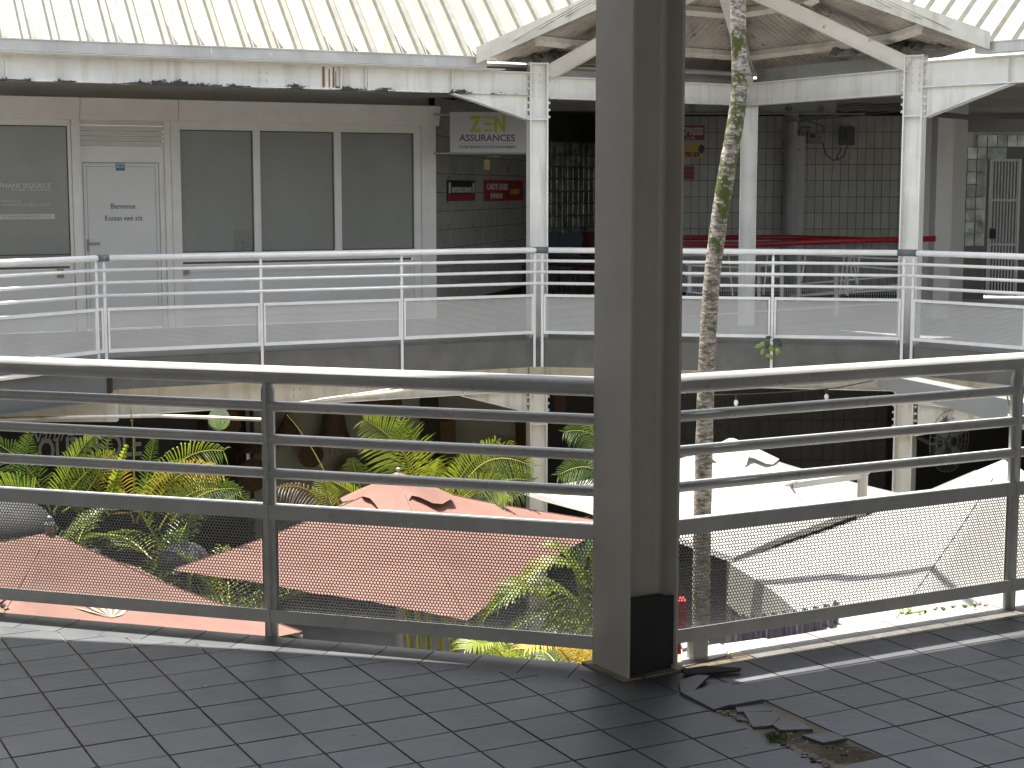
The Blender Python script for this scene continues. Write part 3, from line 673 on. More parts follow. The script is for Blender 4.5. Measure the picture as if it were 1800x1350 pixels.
for (p, q) in ((FL, FA), (FR_, FA)):     # fascia boards
    mb = MB(); d = Vector((0, -.03, 0)); h = .085
    p2 = p + Vector((0, 0, .03)); q2 = q + Vector((0, 0, .03))
    mb.add([tuple(p2 + d + Vector((0, 0, -h))), tuple(q2 + d + Vector((0, 0, -h))), tuple(q2 + d + Vector((0, 0, h))), tuple(p2 + d + Vector((0, 0, h))),
            tuple(p2 + Vector((0, 0, -h))), tuple(q2 + Vector((0, 0, -h))), tuple(q2 + Vector((0, 0, h))), tuple(p2 + Vector((0, 0, h)))],
           [(0, 1, 2, 3), (7, 6, 5, 4), (0, 4, 5, 1), (1, 5, 6, 2), (2, 6, 7, 3), (3, 7, 4, 0)])
    mb.build('fascia_board', pm('fascia_paint', (.56, .55, .48), (.44, .43, .36), scale=3, rough=.5, streak=((.34, .33, .28), 12, 1.2)) if 'fascia_paint' not in MATS else MATS['fascia_paint'], t)
mb = MB(Fr((C1c.x, C1c.y, 0), P1=C2c)); mb.box(.15, 3.0, .06, .09, 2.845, 3.0); mb.build('eave_board', galv, t)
mb = MB(Fr((C2c.x, C2c.y, 0), P1=C3c)); mb.box(.05, 2.5, .06, .09, 2.865, 3.02); mb.build('eave_board', galv, t)

# right roof
frr = Fr((C3c.x, C3c.y, 0), P1=Cend)
t = thing('pitched_roof', 'white ribbed roof at the upper right, blackened by mould', 'roof', tuple(frr.w((2, 1, 3.0))), 'ribbed metal roofs')
ribbed(frr, -1.2, 5.5, .9, 3.05, 2.6, .268, dirtyroof, ribm, t, phase=.1)
gutter('short mossy gutter at the upper right edge', frr, .84, 3.4, -.24, 2.95, 3.06, (1.35,))

# ================================================================ CEILINGS AND BACK WALLS
mb = MB(frg); mb.box(-3, 8.5, .05, 4.5, 2.93, 2.96)
mb.box(-3, 7.4, .35, .41, 2.80, 2.93)
mb.build('walkway_ceiling', ceilm, kind='structure')
# passage ceiling
mb = MB(); mb.prism([(-1.2, 19.4), (C2c.x, C2c.y + .2), (5.2, 17.6), (9.5, 17.0), (9.5, 24.8), (2.2, 24.8), (2.2, 29.5), (-1.5, 29.5)], 2.86, 2.92)
for k in range(4):
    y = 20.2 + k * 1.15; mb.box(-1.2, 7.5, y, y + .06, 2.74, 2.859)
mb.build('passage_ceiling', ceilm, kind='structure')
# near ceiling over the camera: its edge throws the shade on the tiles
sh = SUN / SUN.z
def lift(px, py, z=3.0):
    p = onz(px, py, 0); return (p.x + sh.x * z, p.y + sh.y * z)
ed = [lift(0, 1119), lift(400, 1139), lift(1030, 1180), lift(1275, 1205), lift(1500, 1168), lift(1800, 1118)]
dl = Vector(ed[0]) - Vector(ed[1]); dr = Vector(ed[-1]) - Vector(ed[-2]); 
edge = [tuple(Vector(ed[0]) + dl.normalized() * 4.0)] + ed + [tuple(Vector(ed[-1]) + dr.normalized() * 3.2)]
poly = [(-12, -3.6), (12, -3.6), (12, edge[-1][1])] + edge[::-1] + [(-12, edge[0][1])]
mb = MB(); mb.prism(poly, 3.0, 3.12); mb.build('near_ceiling', ceilm, kind='structure')
mb = MB(); mb.box(-12, 12, -5.2, -5, -.3, 3.0); mb.build('rear_wall', wall_w, kind='structure')
# roofs over the side walkways out of frame
mb = MB()
for idx in (1, 2, 7, 8):
    a, b = OCT[idx], OCT[(idx + 1) % K]; a2 = ring_out(a, -.45); b2 = ring_out(b, -.45)
    mb.prism([tuple(a2), tuple(ring_out(a, 10)), tuple(ring_out(b, 10)), tuple(b2)], 3.14, 3.22)
mb.build('side_roof', roofm, kind='structure')
# closing walls
mb = MB()
for k in (1, 2, 7, 8):
    a, b = ring_out(OCT[k], 3.2), ring_out(OCT[(k + 1) % K], 3.2)
    mb.prism([tuple(a), tuple(b), tuple(b + (b - CEN).normalized() * .2), tuple(a + (a - CEN).normalized() * .2)], -3.4, 3.14)
mb.build('side_wall', wall_w, kind='structure')
mb = MB(); mb.box(-14, 14, 31, 31.2, -3.4, 3.2); mb.box(-14.2, -14, -5, 31, -3.4, 3.2); mb.box(14, 14.2, -5, 31, -3.4, 3.2); mb.box(-14, 14, 4.0, 4.2, -3.4, -.3); mb.build('outer_wall', dark, kind='structure')

# ================================================================ THE SHOP FRONT (left)
F = Fr((-4.36, 18.77, 0), 26)
def S(px, py=340, n=0): return F.pix(px, py, n)[0]
def Z(px, py, n=0): return F.pix(px, py, n)[1]
shop = thing('shop_front', 'cream aluminium shop front with grey filmed windows and a white door', 'shop front', tuple(F.w((0, 0, 0))))
sR_ = S(765); sLft = -3.5
mb = MB(F); mb.box(sLft, sR_, .12, .25, 2.35, 2.93); mb.build('wall', wall_w, shop)
ps = [sLft, S(137, 195), S(309, 200), sR_ + .02]
for a, b in zip(ps[:-1], ps[1:]):
    mb = MB(F); mb.add([(a, -.16, 2.64), (b - .006, -.16, 2.64), (b - .006, .1, 2.66), (a, .1, 2.66), (a, -.10, 2.40), (b - .006, -.10, 2.40), (b - .006, .1, 2.40), (a, .1, 2.40)],
                       [(0, 1, 2, 3), (4, 5, 1, 0), (7, 6, 5, 4), (3, 2, 6, 7), (1, 5, 6, 2), (0, 3, 7, 4)])
    mb.build('pelmet_panel', alu, shop)
x = [S(122), S(128), S(143), S(150), S(280), S(291), S(302), S(318), S(446), S(458), S(588), S(600), S(728), S(740)]
zt = Z(400, 229); zb = Z(400, 443); zs = Z(400, 459)
for a, b, d in ((x[0], x[1], .02), (x[1], x[2], -.02), (x[5], x[6], 0), (x[6], x[7], -.02), (x[12], x[13], .0), (x[13], sR_, -.03)):
    mb = MB(F); mb.box(a + .001, b - .001, d, .1, 0, 2.40); mb.build('post', alu, shop)
for a, b in ((x[8], x[9]), (x[10], x[11])):
    mb = MB(F); mb.box(a, b, -.01, .08, zs, zt); mb.build('mullion', alu, shop)
for q in ((x[7], x[12], zt), (sLft, x[0], zt + .02)): mb = MB(F); mb.box(q[0], q[1], -.012, .09, q[2], 2.40); mb.build('head_rail', alu, shop)
for q in ((x[7], x[12], zs, zb), (sLft, x[0], zs - .02, zb - .03)): mb = MB(F); mb.box(q[0], q[1], -.02, .09, q[2], q[3]); mb.build('sill_rail', alu, shop)
for a, b, zz in ((sLft, x[0], zt + .02), (x[7], x[8], zt), (x[9], x[10], zt), (x[11], x[12], zt)):
    mb = MB(F); mb.box(a, b, .035, .05, zs, zz); pn = mb.build('pane', film, shop)
    mb = MB(F)
    for g_ in ((a, a + .012, zs, zz), (b - .012, b, zs, zz), (a + .012, b - .012, zz - .012, zz), (a + .012, b - .012, zb - .002, zb + .010)): mb.box(g_[0], g_[1], .028, .0345, g_[2], g_[3])
    mb.build('gasket', ink, pn)
for q in ((x[7], x[12], zs - .03), (sLft, x[0], zs - .05)): mb = MB(F); mb.box(q[0], q[1], .02, .06, .02, q[2]); mb.build('lower_panel', door_m, shop)
mb = MB(F)
mb.box(x[7] + .03, x[12] - .03, .004, .019, zs - .12, zs - .105); mb.box(x[7] + .03, x[12] - .03, .004, .019, .12, .135)
mb.build('panel_moulding', alu, shop)
brass = pm('brass_lock', (.3, .27, .16), rough=.4)
for q in ((x[7] + .01, x[7] + .07, -.03, -.02, zs - .14, zs - .08), (x[0] - .16, x[0] - .09, .0, .02, zs - .15, zs - .05)): mb = MB(F); mb.box(*q); mb.build('lock_plate', brass, shop)
mb = MB(F); mb.box(S(411), x[8] - .013, .0335, .0348, zb - .02, Z(430, 404)); mb.build('dark_patch', pm('film_cabinet', (.21, .215, .20), (.19, .195, .18), rough=.3), shop)  # darker patch for the cabinet seen through the film
# door with roller louvre above
zdt = Z(215, 285); zd0 = Z(215, 257)
for k in range(5):
    z0 = zd0 + (2.40 - zd0) / 5 * k; mb = MB(F); h = (2.40 - zd0) / 5
    mb.add([(x[2], 0.0, z0 + .004), (x[5], 0.0, z0 + .004), (x[5], .03, z0 + h - .004), (x[2], .03, z0 + h - .004), (x[2], .06, z0 + .004), (x[5], .06, z0 + .004), (x[5], .06, z0 + h - .004), (x[2], .06, z0 + h - .004)],
           [(0, 1, 2, 3), (1, 5, 6, 2), (3, 2, 6, 7), (0, 4, 5, 1), (0, 3, 7, 4)])
    mb.build('louvre_slat', alu, shop)
mb = MB(F); mb.box(x[2], x[5], .05, .09, zdt, zd0); mb.box(x[2], x[3] - .012, .05, .09, 0, zdt); mb.box(x[4] + .012, x[5], .05, .09, 0, zdt); mb.build('door_frame', alu, shop)
mb = MB(F); mb.box(x[3] - .008, x[4] + .008, .05, .08, .03, zdt - .012); dr_ = mb.build('door', door_m, shop, bevel=.003)
mb = MB(F)
for i_, d_ in ((0, .048), (.045, .0485)):
    a_, b_, t_ = x[3] - .012 + i_, x[4] + .012 - i_, zdt - .004 - i_
    mb.box(a_ - .005, a_, .046, d_, .04, t_); mb.box(b_, b_ + .005, .046, d_, .04, t_); mb.box(a_, b_, .046, d_, t_ - .005, t_)
mb.build('seal', pipe_m, dr_)
mb = MB(F); hz = Z(160, 428); mb.box(x[3] + .01, x[3] + .035, .035, .05, hz - .09, hz + .05); mb.tube([(x[3] + .02, .0, hz), (x[3] + .15, .0, hz)], .011, 8); mb.tube([(x[3] + .02, .05, hz), (x[3] + .02, 0, hz)], .009, 8); mb.build('handle', pipe_m, dr_)
text('Bienvenue', F, S(218, 364), Z(218, 367), .062, ink, shop, .049, width=S(240) - S(197))
text('Kontan vwè zòt', F, S(219, 384), Z(219, 388), .062, ink, shop, .049, width=S(252) - S(186))
mb = MB(F); a, b = S(205, 292), S(221, 292); z0, z1 = Z(213, 300), Z(213, 286)
mb.box(a, b, .044, .049, z0, z1); mb.build('door_sticker', blue, shop)
mb = MB(F); mb.box(a + .008, b - .008, .040, .0435, z0 + (z1 - z0) * .38, z1 - .008); mb.build('sticker_face', signw, shop)
text('OUVERT', F, (a + b) / 2, z0 + (z1 - z0) * .55, .016, ink, shop, .039, width=(b - a) * .6)
e_ = S(90, 325)
def rt(body, px1, px0, py, h, m=inkw): text(body, F, S(px1, py), Z(px1, py + h * 80), h, m, shop, .034, align='RIGHT', width=S(px1) - S(px0))
rt('STÉPHANE JEQUECE', 90, -20, 326, .048, inkw)
rt('Principes - Nutritionniste', 90, 22, 333, .028)
rt('0690 54 17 26', 37, 3, 353, .024); rt('mail : stephane.jequece@synergies.fr', 90, -12, 359, .028)
mb = MB(F); zc = Z(50, 381); mb.box(S(-30), S(96), .030, .0345, zc - .028, zc + .028); mb.build('text_band', pm('film_grey_print', (.62, .62, .60), rough=.5), shop)
text('CONSULTATION SUR RENDEZ-VOUS', F, S(90), zc - .016, .032, film, shop, .029, align='RIGHT', width=S(90) - S(-28))
# faint dark cabinet behind film between panes
mb = MB(F); mb.box(S(411), S(470), .30, .33, zs, Z(440, 404)); mb.build('cabinet_back', dark, shop)

# ================================================================ TILED WALLS OF THE PASSAGE
def tiled_wall(label, P0, P1, z0, z1, tw_, th_, sx0=None, zoff=0, cap=300, gap=.007, frame_pred=None):
    fr = Fr((P0[0], P0[1], 0), P1=P1)
    t = thing('tiled_wall', label, 'wall', tuple(fr.w((fr.L / 2, 0, z0))), 'tiled walls')
    mb = MB(fr); mb.box(0, fr.L, .008, .2, z0, z1); mb.build('wall', tileg, t)
    proto = None; rest = MB(fr); n = 0
    nz = int((z1 - z0) / th_) + 1; nx = int(fr.L / tw_)
    for j in range(nz - 1, -1, -1):
        for i in range(nx):
            s = i * tw_; z = z1 - zoff - (j + 1) * th_
            if z < z0: continue
            if n < cap and z > .3:
                if proto is None:
                    m0 = MB(); m0.box(0, tw_ - gap, 0, .012, 0, th_ - gap)
                    o = m0.build('tile', tilew, t); proto = o.data
                    # undo the base shift: mesh was stored relative to t
                    b_ = Vector(t['_b']); proto.transform(Matrix.Translation(b_))
                else:
                    o = bpy.data.objects.new('tile', proto); COL.objects.link(o); o.parent = t
                p = fr.w((s, -.002 + rnd.uniform(-.001, .001), z)) - Vector(t['_b']); o.location = p; o.rotation_euler = (0, 0, fr.a); n += 1
            else: rest.box(s, s + tw_ - gap, -.002, .008, z, z + th_ - gap)
    if rest.v: rest.build('outlying_tile', tilew, t, kind='stuff')
    return fr, t
T1f, T1 = tiled_wall('narrow tiled wall behind the hanging sign, receding from the shop', (-.96, 20.5), (.30, 25.1), 0, 2.86, .12, .237, zoff=.09, cap=280)
T3f, T3 = tiled_wall('wide grey tiled wall behind the red handrails, black joints', (2.3, 24.3), (6.35, 24.1), 0, 2.86, .122, .237, zoff=.16, cap=298)
# glass block wall
G = Fr((.45, 26.0, 0), P1=(1.9, 28.7))
t = thing('glass_block_wall', 'wall of grey glass blocks beyond the left far column', 'wall', tuple(G.w((1.5, 0, 0))), 'glass block walls')
mb = MB(G); mb.box(-1, 3.3, .03, .2, 0, .62); mb.box(-1, 3.3, .05, .2, .62, 2.4); mb.build('wall', cheek, t)
mb = MB(G); mb.box(-1, 3.3, .03, .2, 2.4, 2.86); mb.build('lintel', fascia_m, t)
proto = None
for i in range(15):
    for j in range(9):
        if proto is None:
            m0 = MB(); m0.box(0, .182, 0, .05, 0, .182); o = m0.build('glass_brick', gblock, t, bevel=.012); proto = o.data; proto.transform(Matrix.Translation(Vector(t['_b'])))
        else:
            o = bpy.data.objects.new('glass_brick', proto); COL.objects.link(o); o.parent = t
            b = o.modifiers.new('bevel', 'BEVEL'); b.width = .012; b.segments = 2
        o.location = G.w((i * .2, 0, .60 + j * .2)) - Vector(t['_b']); o.rotation_euler = (0, 0, G.a)
mb = MB(); mb.prism([(1.9, 28.7), (2.3, 24.3), (2.4, 24.3), (2.1, 28.8)], 0, 2.86); mb.prism([(.3, 25.1), (.45, 26.0), (.2, 26.1), (.1, 25.2)], 0, 2.86); mb.build('passage_wall', cheek, kind='structure')

# ================================================================ SIGNS
Yz = 19.9
Zf = Fr((onY(791, 233, Yz).x, Yz, 0), 1.5)
z0, z1 = Zf.pix(850, 268)[1], Zf.pix(850, 197)[1]; s1 = Zf.pix(925, 233)[0]
sg = thing('hanging_sign', 'white hanging insurance sign with lime and grey lettering', 'sign', tuple(Zf.w((s1 / 2, 0, z0))), 'shop signs')
mb = MB(Zf); mb.box(0, s1 + .12, 0, .02, z0, z1); mb.build('board', signw, sg)
mb = MB(Zf); mb.tube([(-.2, .03, z0 - .01), (s1 + .1, .03, z0 - .01)], .013, 8); mb.tube([(-.2, .03, z1 - .03), (.0, .03, z1 - .03)], .013, 8); mb.build('support_bar', pipe_m, sg)
u = lambda px: Zf.pix(px, 230)[0]
zz = lambda py: Zf.pix(850, py)[1]
text('Z', Zf, u(836), zz(231), zz(204) - zz(231), lime, sg, 0, width=u(847) - u(825), bold=.012)
for y_ in (206.5, 218, 229):
    mb = MB(Zf); mb.box(u(851 if y_ != 206.5 else 849), u(866), -.003, -.0005, zz(y_) - .016, zz(y_) + .016); mb.build('lettering', lime, sg)
text('N', Zf, u(878.5), zz(231), zz(204) - zz(231), lime, sg, 0, width=u(888.5) - u(868.5), bold=.012)
text('ASSURANCES', Zf, u(856.5), zz(248), zz(236.5) - zz(248), ink, sg, 0, width=u(906) - u(808), bold=.002)
mb = MB(Zf); mb.box(u(808), u(905), -.003, -.0005, zz(252.7), zz(251.8)); mb.build('lettering', lime, sg)
text('VOTRE SERENITE NOTRE ENGAGEMENT', Zf, u(857), zz(260.5), zz(256) - zz(260.5), ink, sg, 0, width=u(907) - u(806), bold=.001)
mb = MB(); p = onY(856, 278, 20.2); mb.tube([p + Vector((.16, 0, .02)), p + Vector((.0, 0, .02)), p + Vector((0, 0, -.02))], .012, 8)
mb.mi = 1; mb.box(p.x - .035, p.x + .035, p.y - .03, p.y + .03, p.z - .14, p.z - .02)
tag(mb.build('wall_lamp', [pipe_m, pm('yellow_lamp', (.32, .24, .08), rough=.5)]), 'small yellowish lamp on a bracket under the insurance sign', 'lamp')
def t1sign(px0, px1, py0, py1, m, label, lines):
    # boards fixed on the receding tiled wall
    a = T1f.pix(px0, (py0 + py1) / 2, -.02)[0]; b = T1f.pix(px1, (py0 + py1) / 2, -.02)[0]
    z0 = T1f.pix((px0 + px1) / 2, py1, -.02)[1]; z1 = T1f.pix((px0 + px1) / 2, py0, -.02)[1]
    sg = thing('wall_sign', label, 'sign', tuple(T1f.w(((a + b) / 2, -.02, z0))), 'shop signs')
    mb = MB(T1f); mb.box(a, b, -.022, -.006, z0, z1); mb.build('board', m, sg)
    for (bd, f0, f1, fy, fh, mm) in lines:
        text(bd, T1f, a + (b - a) * f0, z0 + (z1 - z0) * fy, (z1 - z0) * fh, mm, sg, -.022, align='LEFT', width=(b - a) * (f1 - f0), bold=.004)
    return sg, a, b, z0, z1
sg, a, b, z0, z1 = t1sign(787, 835, 317, 353, blk, 'black and red health insurance plate on the narrow tiled wall', [('MUTUELLE SANTE', .14, .86, .42, .24, inkw)])
mb = MB(T1f); mb.box(a + .01, b - .01, -.025, -.0225, z0 + .005, z0 + (z1 - z0) * .33); mb.build('red_band', signr, sg)
for q in (.03, .90):
    mb = MB(T1f); mb.box(a + (b - a) * q, a + (b - a) * (q + .07), -.025, -.0225, z0 + (z1 - z0) * .38, z0 + (z1 - z0) * .88); mb.build('white_mark', inkw, sg)
t1sign(852, 919, 317, 353, signr, 'red CARTE GRISE EXPRESS plate on the narrow tiled wall', [('CARTE GRISE', .04, .58, .55, .28, inkw), ('EXPRESS', .14, .44, .14, .22, inkw), ('24H/7', .64, .92, .32, .26, signy)])
# poster right of the column on the wide tiled wall
def u3(px, py=250): return T3f.pix(px, py, -.02)[0]
def z3(px, py): return T3f.pix(px, py, -.02)[1]
sg = thing('wall_sign', 'red, white and yellow EXPRESS poster beside the palm trunk', 'sign', tuple(T3f.w((u3(1200), 0, z3(1220, 277)))), 'shop signs')
mb = MB(T3f); mb.box(u3(1166), u3(1238), -.02, -.006, z3(1220, 277), z3(1220, 221)); mb.build('board', signw, sg)
mb = MB(T3f); mb.box(u3(1166), u3(1238), -.0225, -.0205, z3(1220, 246), z3(1220, 221)); mb.build('red_band', signr, sg)
mb = MB(T3f); mb.add([(u3(1166), -.0225, z3(1220, 277)), (u3(1238), -.0225, z3(1220, 276)), (u3(1238), -.0225, z3(1220, 248)), (u3(1166), -.0225, z3(1220, 266))], [(0, 1, 2, 3)]); mb.build('yellow_field', signy, sg)
text('EXPRESS', T3f, u3(1236), z3(1220, 237), .105, inkw, sg, -.0235, align='RIGHT', width=u3(1236) - u3(1190), bold=.006)
text('tarifs', T3f, u3(1222), z3(1220, 245), .05, signw, sg, -.0235, align='RIGHT', bold=.002)
text('70 23', T3f, u3(1230), z3(1220, 275), .06, signr, sg, -.0245, align='RIGHT', width=.22, bold=.006)
mb = MB(T3f); mb.add([(u3(1238 - 5) + .05 * cos(k), -.0245, z3(1220, 262) + .07 * sin(k)) for k in (0, .9, 1.8, 2.7, 3.6, 4.5, 5.4)], [tuple(range(7))]); mb.build('black_mark', ink, sg)
sg = thing('wall_sign', 'small dark red notice below the EXPRESS poster', 'sign', tuple(T3f.w((u3(1210), 0, z3(1212, 316)))), 'shop signs')
mb = MB(T3f); mb.box(u3(1196), u3(1220, 305), -.02, -.006, z3(1212, 316), z3(1212, 292)); mb.build('board', signr, sg)
for k in range(3): 
    mb = MB(T3f); mb.box(u3(1200), u3(1217, 305), -.023, -.0205, z3(1212, 313 - k * 7), z3(1212, 310 - k * 7)); mb.build('printed_line', ink, sg)

# ================================================================ PIPES, BOXES, CABLES
Yp = 23.6
p0, p1 = onY(1392, 180, Yp), onY(1388, 590, Yp)
t = thing('downpipe', 'grey downpipe in front of the wide tiled wall', 'pipe', tuple(Vector((p0.x, Yp, 0))))
mb = MB(); mb.tube([(p0.x, Yp, 0), (p0.x, Yp, p0.z + .1)], .085, 16); mb.build('pipe', pipe_m, t, smooth=True)
q = onY(1392, 204, Yp); mb = MB(); mb.tube([(p0.x, Yp, q.z - .08), (p0.x, Yp, q.z + .1)], .098, 16); mb.build('coupling', pipe_m, t, smooth=True)
q = onY(1392, 263, Yp); mb = MB(); mb.tube([(p0.x, Yp, q.z - .012), (p0.x, Yp, q.z + .012)], .092, 16); mb.box(p0.x - .13, p0.x + .13, Yp - .02, Yp + .02, q.z - .012, q.z + .012); mb.build('clamp', pipe_m, t)
mb = MB(); a = onY(1370, 223, Yp); b = onY(1384, 253, Yp); mb.tube([a, b], .018, 8); mb.build('stay', pipe_m, t)
mb = MB(); mb.box(onY(1379, 300, 24.15).x, onY(1412, 300, 24.15).x, 24.05, 24.25, 0, 2.4); tag(mb.build('wall_pier', wall_w), 'pale pier on the tiled wall behind the grey downpipe', 'pier')
def ebox(px0, px1, py0, py1, label, m):
    a = T3f.pix(px0, (py0 + py1) / 2, -.1); b = T3f.pix(px1, (py0 + py1) / 2, -.1); z0 = T3f.pix(px0, py1, -.1)[1]; z1 = T3f.pix(px0, py0, -.1)[1]
    t = thing('electric_box', label, 'electric box', tuple(T3f.w((a[0], -.1, z0))), 'electric boxes')
    mb = MB(T3f); mb.box(a[0], b[0], -.12, 0, z0, z1); mb.build('case', m, t, bevel=.008)
    mb = MB(T3f); mb.box(a[0] + .03, (a[0] + b[0]) / 2, -.124, -.121, z0 + .08, z1 - .03); mb.build('cover', ink, t); return t
ebox(1420, 1446, 232, 252, 'small grey electric box nearer the downpipe', pm('box_grey', (.25, .25, .22), rough=.5))
ebox(1477, 1502, 223, 255, 'taller dark electric box with hanging cable', pm('box_dark', (.09, .09, .085), rough=.5))
mb = MB()
for pts in ([(1446, 250), (1452, 272), (1466, 282), (1482, 276), (1490, 256)], [(1400, 216), (1420, 212), (1448, 222), (1446, 235)], [(1402, 232), (1410, 222), (1425, 224)], [(1478, 262), (1470, 278), (1475, 280)]):
    mb.tube([onY(x_, y_, 23.9) for x_, y_ in pts], .010, 6)
tag(mb.build('cable', cable, smooth=True), 'thin dark cables looping between the electric boxes', 'cable')
for k in range(6):
    mb = MB(); y0 = 176 + k * 3.4
    pts = [(1405, y0 + 30 - k * 2), (1440, y0 + 16), (1500, y0 + 6 + k), (1588, y0 + 2)]
    mb.tube([onY(x_, y_, 21.5 + k * .1) for x_, y_ in pts], .009, 6)
    tag(mb.build('overhead_cable', cable, smooth=True), 'thin dark cable slung under the passage ceiling from the downpipe to the far column', 'cable', 'cables under the passage ceiling')
for k in range(3):
    mb = MB(); mb.tube([onY(1640, 196 + k * 4, 18.6), onY(1700, 203 + k * 3, 18.6), onY(1810, 199 + k * 4, 18.6)], .012 + .006 * (k == 1), 6)
    tag(mb.build('overhead_cable', cable, smooth=True), 'dark cable slung above the barred gate at the upper right', 'cable', 'cables above the barred gate')

cb0, cb1 = onY(1190, 189, 20.6), onY(1520, 188, 20.6)
t = thing('cellular_beam', 'grey ceiling beam pierced by a row of round holes in the far passage', 'beam', tuple((cb0 + cb1) / 2))
fc = Fr((cb0.x, cb0.y, 0), P1=cb1); zc0 = cb0.z; hb = .075; pc = .40; rh = .052
mb = MB(fc)
for k in range(int(fc.L / pc)):
    x0 = k * pc; xm = x0 + pc / 2; A_ = [(rh * cos(a), rh * sin(a)) for a in np.linspace(0, 2 * pi, 17)]
    O_ = [(max(-pc / 2, min(pc / 2, 2.2 * cos(a) * pc / 2)), max(-hb, min(hb, 1.6 * sin(a) * hb))) for a in np.linspace(0, 2 * pi, 17)]
    mb.add([(xm + a, 0, zc0 + b) for a, b in A_] + [(xm + a, 0, zc0 + b) for a, b in O_], [(i, 17 + i, 18 + i, i + 1) for i in range(16)])
mb.build('web', ceilm, t); mb = MB(fc); mb.box(0, fc.L, -.05, .05, zc0 - hb - .01, zc0 - hb); mb.box(0, fc.L, -.05, .05, zc0 + hb, zc0 + hb + .01); mb.build('flange', ceilm, t)
# red handrails and inner white railing of the ramp
mb = MB(); mb.tube([onY(1190, 428, 20.6), onY(1300, 430.5, 20.6), onY(1440, 425, 20.2), onY(1645, 419.5, 19.6)], .034, 12)
tag(mb.build('red_handrail', redm, smooth=True), 'nearer dark red handrail in the far passage', 'handrail', 'red handrails')
mb = MB(); mb.tube([onY(1190, 418, 23.2), onY(1385, 417, 23.2), onY(1585, 423, 22.2)], .034, 12)
tag(mb.build('red_handrail', redm, smooth=True), 'farther dark red handrail along the wide tiled wall', 'handrail', 'red handrails')
t = thing('ramp_railing', 'white inner railing of the ramp behind the far railing, wire mesh at its foot', 'railing', tuple(onY(1400, 580, 21)))
for pts in ([(1200, 449), (1330, 448), (1372, 446)], [(1400, 447), (1590, 456)], [(1205, 466), (1300, 470)], [(1330, 468), (1400, 462)], [(1400, 459), (1590, 475)], [(1205, 485), (1300, 486)], [(1335, 485), (1372, 487)],
            [(1400, 500), (1590, 484)], [(1400, 520), (1590, 500)], [(1205, 512), (1240, 517)], [(1390, 521), (1590, 508)], [(1200, 558), (1330, 548), (1590, 532)]):
    mb = MB(); mb.tube([onY(x_, y_, 20.8) for x_, y_ in pts], .014, 8); mb.build('bar', frail, t, smooth=True)
for px, y0, y1, r_ in ((1212, 460, 515, .035), (1334, 462, 530, .03), (1374, 446, 530, .035), (1404, 446, 530, .03), (1470, 463, 566, .04), (1490, 480, 520, .02)):
    mb = MB(); mb.tube([onY(px, y0, 20.8), onY(px, y1, 20.8)], r_ * .8, 10); mb.build('post', frail, t, smooth=True)
mb = MB()
for k in range(96):
    x_ = 1208 + k * 4.0
    if 1300 < x_ < 1340: continue
    mb.tube([onY(x_, 503, 21.4), onY(x_, 524, 21.4)], .004, 3)
for y_ in (503, 510, 517, 524): mb.tube([onY(1205, y_, 21.4), onY(1590, y_, 21.4)], .004, 3)
mb.build('wire_mesh', frail, t, kind='stuff')
ropem = pm("white_rope", (.45, .44, .40), rough=.9)
for pts in ([(1280, 440), (1288, 520)], [(1350, 440), (1342, 518)], [(1418, 440), (1408, 496)], [(1486, 435), (1476, 518)], [(1494, 440), (1484, 505), (1488, 518)], [(1512, 435), (1508, 478)], [(1495, 440), (1496, 478), (1508, 500), (1502, 516), (1486, 510), (1492, 500)], [(1500, 445), (1504, 480), (1508, 497)]):
    mb = MB(); mb.tube([onY(x_, y_, 19.0) for x_, y_ in pts], .011, 6)
    tag(mb.build('rope', ropem, smooth=True), 'white rope hanging behind the middle far railing' if pts[0][0] > 1450 else 'slanting white rope behind the far railing near the palm trunk', 'rope', 'ropes by the right-hand far column' if pts[0][0] > 1450 else 'slanting ropes by the palm trunk')

# chairs beyond the left far column
def chair(px, m, label, Y=24.6):
    b = onY(px, 430, Y); t = thing('chair', label, 'chair', (b.x, Y, 0), 'chairs in the far passage')
    f = Fr((b.x, Y, 0), -35 + rnd.uniform(-8, 8))
    mb = MB(f); mb.add([(-.2, .16, .62), (.2, .16, .62), (.22, .24, .90), (.15, .27, .98), (-.15, .27, .98), (-.22, .24, .90)] + [(-.2, .20, .62), (.2, .20, .62), (.22, .28, .90), (.15, .31, .98), (-.15, .31, .98), (-.22, .28, .90)],
                       [(0, 1, 2, 3, 4, 5), (11, 10, 9, 8, 7, 6)] + [(i, 6 + i, 6 + (i + 1) % 6, (i + 1) % 6) for i in range(6)]); mb.build('backrest', m, t)
    mb = MB(f); mb.box(-.22, .22, -.22, .2, .44, .48); mb.build('seat', m, t, bevel=.015)
    for sx in (-1, 1):
        for sy in (-1, 1):
            mb = MB(f); mb.tube([(sx * .18, sy * .18, .45), (sx * .21, sy * .22, 0)], .012, 6); mb.build('leg', blackr, t)
    return t
chair(952, chairB, 'grey-blue chair just beyond the left far column'); chair(985, chairB, 'grey-blue chair second from the left far column', 24.3)
chair(1010, chairR, 'dark red chair against the glass blocks, next to the grey-blue chair', 24.5); chair(1042, chairR, 'dark red chair half hidden by the big foreground column', 24.1)

